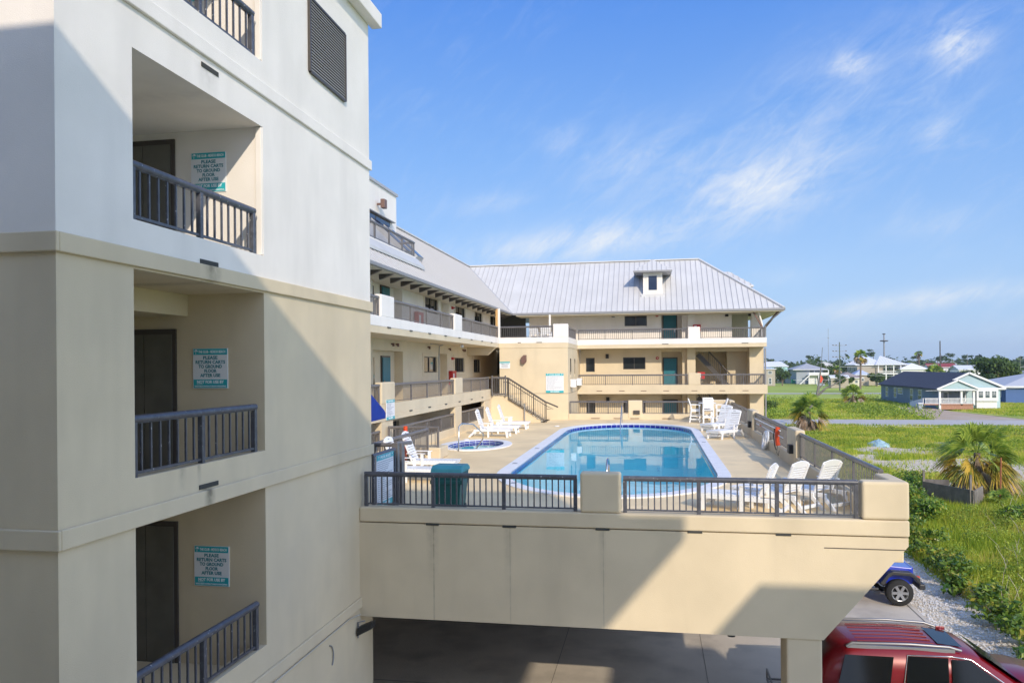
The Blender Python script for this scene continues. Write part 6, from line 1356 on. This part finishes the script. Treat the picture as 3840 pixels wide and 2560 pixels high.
# cloud layer: project the view ray on a flat layer, u = across, v = along
zc = M('MAXIMUM', sp.outputs[2], .03); u = M('DIVIDE', sp.outputs[0], zc); v = M('DIVIDE', sp.outputs[1], zc)
cmb = N.new('ShaderNodeCombineXYZ'); L.new(u, cmb.inputs[0]); L.new(v, cmb.inputs[1])
def cn(scale, rot, sx, sy, det, dist, off, rough=.6):
    mp = N.new('ShaderNodeMapping'); mp.inputs['Rotation'].default_value = (0, 0, math.radians(rot)); mp.inputs['Scale'].default_value = (sx, sy, 1); mp.inputs['Location'].default_value = (off, off * .7, 0); L.new(cmb.outputs[0], mp.inputs['Vector'])
    n = N.new('ShaderNodeTexNoise'); n.inputs['Scale'].default_value = scale; n.inputs['Detail'].default_value = det; n.inputs['Roughness'].default_value = rough; n.inputs['Distortion'].default_value = dist; L.new(mp.outputs[0], n.inputs['Vector']); return n.outputs['Fac']
def mr(f, lo, hi, t=(0, 1)):
    r = N.new('ShaderNodeMapRange'); r.interpolation_type = 'SMOOTHSTEP'; r.inputs['From Min'].default_value = lo; r.inputs['From Max'].default_value = hi; r.inputs['To Min'].default_value = t[0]; r.inputs['To Max'].default_value = t[1]; L.new(f, r.inputs['Value']); return r.outputs[0]
def band(v0, w_, a=sp.outputs[2], b=sp.outputs[0], k=0.):   # gaussian-like band around elevation line z = v0 + k*x
    d = M('SUBTRACT', a, M('MULTIPLY_ADD', b, k, v0)); return M('POWER', 2.718, M('MULTIPLY', M('MULTIPLY', d, d), -1. / (w_ * w_)))
wisp = mr(cn(1.3, 28, 1.0, .30, 9, .8, 3.1, .68), .42, .80); big = mr(cn(.35, 20, 1., .5, 3, .3, 1.3), .36, .62); fine = mr(cn(4.5, 35, 1.1, .32, 9, 1.4, 7.7, .7), .34, .72)
gx = M('DIVIDE', sp.outputs[0], M('MAXIMUM', sp.outputs[1], .05)); gz = M('DIVIDE', sp.outputs[2], M('MAXIMUM', sp.outputs[1], .05))
cg = N.new('ShaderNodeCombineXYZ'); L.new(gx, cg.inputs[0]); L.new(gz, cg.inputs[1])
def gn(scale, rot, sx, sy, det, dist, off, rough=.6):
    mp = N.new('ShaderNodeMapping'); mp.inputs['Rotation'].default_value = (0, 0, math.radians(-rot)); mp.inputs['Location'].default_value = (off, off * .7, 0); L.new(cg.outputs[0], mp.inputs['Vector'])
    m2 = N.new('ShaderNodeVectorMath'); m2.operation = 'MULTIPLY'; m2.inputs[1].default_value = (sx, sy, 1); L.new(mp.outputs[0], m2.inputs[0])
    n = N.new('ShaderNodeTexNoise'); n.inputs['Scale'].default_value = scale; n.inputs['Detail'].default_value = det; n.inputs['Roughness'].default_value = rough; n.inputs['Distortion'].default_value = dist; L.new(m2.outputs[0], n.inputs['Vector']); return n.outputs['Fac']
BL = [(0.1276, 0.2176, 0.078, 0.038, 0.269, 1.05), (-0.0865, 0.16, 0.1307, 0.0224, 0.087, 1.15), (0.2453, 0.3225, 0.18, 0.085, 0.431, 0.27), (-0.1189, 0.295, 0.0218, 0.0147, 0.148, 0.6), (0.3037, 0.0743, 0.1251, 0.013, 0.119, 1.1), (-0.0146, 0.2633, 0.099, 0.0413, 0.101, 0.35), (0.2391, 0.3632, 0.0221, 0.0147, 0.115, 0.8), (0.3607, 0.3782, 0.0289, 0.0265, 0.169, 0.9), (0.3361, 0.2752, 0.0291, 0.0236, 0.153, 0.35), (-0.2112, 0.2144, 0.0587, 0.0147, 0.033, 0.3), (0.2193, 0.0327, 0.1842, 0.0177, 0.02, 0.25), (0.1533, 0.1106, 0.0453, 0.013, 0.042, 0.35), (0.3228, 0.1694, 0.0502, 0.0177, 0.042, 0.3)]
tot = None
for cx, cz, Lw, Ww, an, s in BL:
    dx = M('SUBTRACT', gx, cx); dz = M('SUBTRACT', gz, cz); ca, sa = math.cos(an), math.sin(an)
    a = M('DIVIDE', M('ADD', M('MULTIPLY', dx, ca), M('MULTIPLY', dz, sa)), Lw); b = M('DIVIDE', M('SUBTRACT', M('MULTIPLY', dz, ca), M('MULTIPLY', dx, sa)), Ww)
    e = M('MULTIPLY', M('POWER', 2.718, M('MULTIPLY', M('ADD', M('MULTIPLY', a, a), M('MULTIPLY', b, b)), -1.)), s)
    tot = e if tot is None else M('ADD', tot, e)
n1 = gn(6., 22, 1., 2.6, 10, .5, 3.1, .68); n2 = gn(14., 38, 1., 3.2, 10, .7, 7.3, .72); n3 = gn(2.2, 15, 1., 2., 4, .4, 1.2)
tex = M('MULTIPLY', mr(M('MULTIPLY_ADD', n2, .45, M('MULTIPLY', n1, .6)), .36, .68), mr(n3, .25, .65, (.45, 1.)))
veil = M('MULTIPLY', mr(n2, .45, .75), .10)
cloud = M('ADD', M('MULTIPLY', M('MULTIPLY', tot, 1.0), tex), M('MULTIPLY', veil, mr(n3, .4, .6)), cl=True)
haze = M('POWER', M('SUBTRACT', 1., M('MAXIMUM', sp.outputs[2], 0.)), 7.)
# sky colour: Nishita, tinted deeper, pale at the horizon; overhead lightened as added fill
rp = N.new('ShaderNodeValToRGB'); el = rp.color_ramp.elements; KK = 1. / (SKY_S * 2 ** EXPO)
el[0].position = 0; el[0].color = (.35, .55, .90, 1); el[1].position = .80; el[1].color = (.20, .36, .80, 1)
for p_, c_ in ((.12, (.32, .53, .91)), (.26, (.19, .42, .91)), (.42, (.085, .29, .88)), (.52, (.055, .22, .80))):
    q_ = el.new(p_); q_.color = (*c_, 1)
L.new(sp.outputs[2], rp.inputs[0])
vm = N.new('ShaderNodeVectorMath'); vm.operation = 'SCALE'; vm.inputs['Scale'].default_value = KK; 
ds = M('ADD', M('MULTIPLY', sp.outputs[0], .88), M('MULTIPLY', sp.outputs[1], -.47)); fill_fac = mr(ds, .02, .9)  # added sky glow to the right, off the sun's bearing, lifting shade
side_fill = N.new('ShaderNodeMix'); side_fill.data_type = 'RGBA'; side_fill.clamp_factor = False; L.new(fill_fac, side_fill.inputs[0]); L.new(rp.outputs[0], side_fill.inputs[6]); side_fill.inputs[7].default_value = (1.2, 1.5, 2.15, 1); L.new(side_fill.outputs[2], vm.inputs[0])
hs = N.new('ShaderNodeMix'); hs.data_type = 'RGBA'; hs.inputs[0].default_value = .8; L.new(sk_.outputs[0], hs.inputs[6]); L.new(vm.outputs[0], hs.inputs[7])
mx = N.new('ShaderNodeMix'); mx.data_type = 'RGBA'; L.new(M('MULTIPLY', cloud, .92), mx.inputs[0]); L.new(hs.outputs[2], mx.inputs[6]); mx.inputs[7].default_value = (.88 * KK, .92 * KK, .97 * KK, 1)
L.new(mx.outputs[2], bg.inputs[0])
# the whole sheet of sky stays a world background; distance haze is built as air
hz = MB().box(-700, 1500, -300, 2600, GZ - 1.3, 60).build('haze', []) if HAZE else None
if hz:
    hm = bpy.data.materials.new('haze_air'); hm.use_nodes = True; hn = hm.node_tree.nodes; hl = hm.node_tree.links; hn.remove(hn['Principled BSDF']); pv = hn.new('ShaderNodeVolumePrincipled'); pv.inputs['Color'].default_value = (.82, .90, 1, 1); pv.inputs['Density'].default_value = HAZE; pv.inputs['Anisotropy'].default_value = .2
    hl.new(pv.outputs[0], hn['Material Output'].inputs['Volume']); hz.data.materials.clear(); hz.data.materials.append(hm); tag(hz, kind='stuff')
cam = bpy.data.cameras.new('camera'); co = bpy.data.objects.new('camera', cam); C.objects.link(co); S.camera = co
PSI = math.atan(324 / 1780.); ROLL = .008
fw = V((-math.sin(PSI), math.cos(PSI), 0)); rt = V((math.cos(PSI), math.sin(PSI), 0)); up = V((0, 0, 1))
# roll: horizon rises to the right in the picture -> camera rolled clockwise
cr, sr = math.cos(ROLL), math.sin(ROLL)
cx_ = rt * cr - up * sr; cy_ = up * cr + rt * sr
mw = Matrix(((cx_.x, cy_.x, -fw.x, 0), (cx_.y, cy_.y, -fw.y, 0), (cx_.z, cy_.z, -fw.z, 0), (0, 0, 0, 1)))
co.matrix_world = mw
cam.sensor_width = 36; cam.lens = 36 * 1780 / 2352.; cam.shift_x = 0; cam.shift_y = (843.3 - 784) / 2352.; cam.clip_start = .1; cam.clip_end = 6000
S.view_settings.view_transform = 'Standard'; S.view_settings.look = 'None'; S.view_settings.gamma = 1; S.view_settings.exposure = EXPO
S.cycles.max_bounces = 8; S.cycles.diffuse_bounces = 4; S.cycles.transparent_max_bounces = 8; S.cycles.sample_clamp_indirect = 6
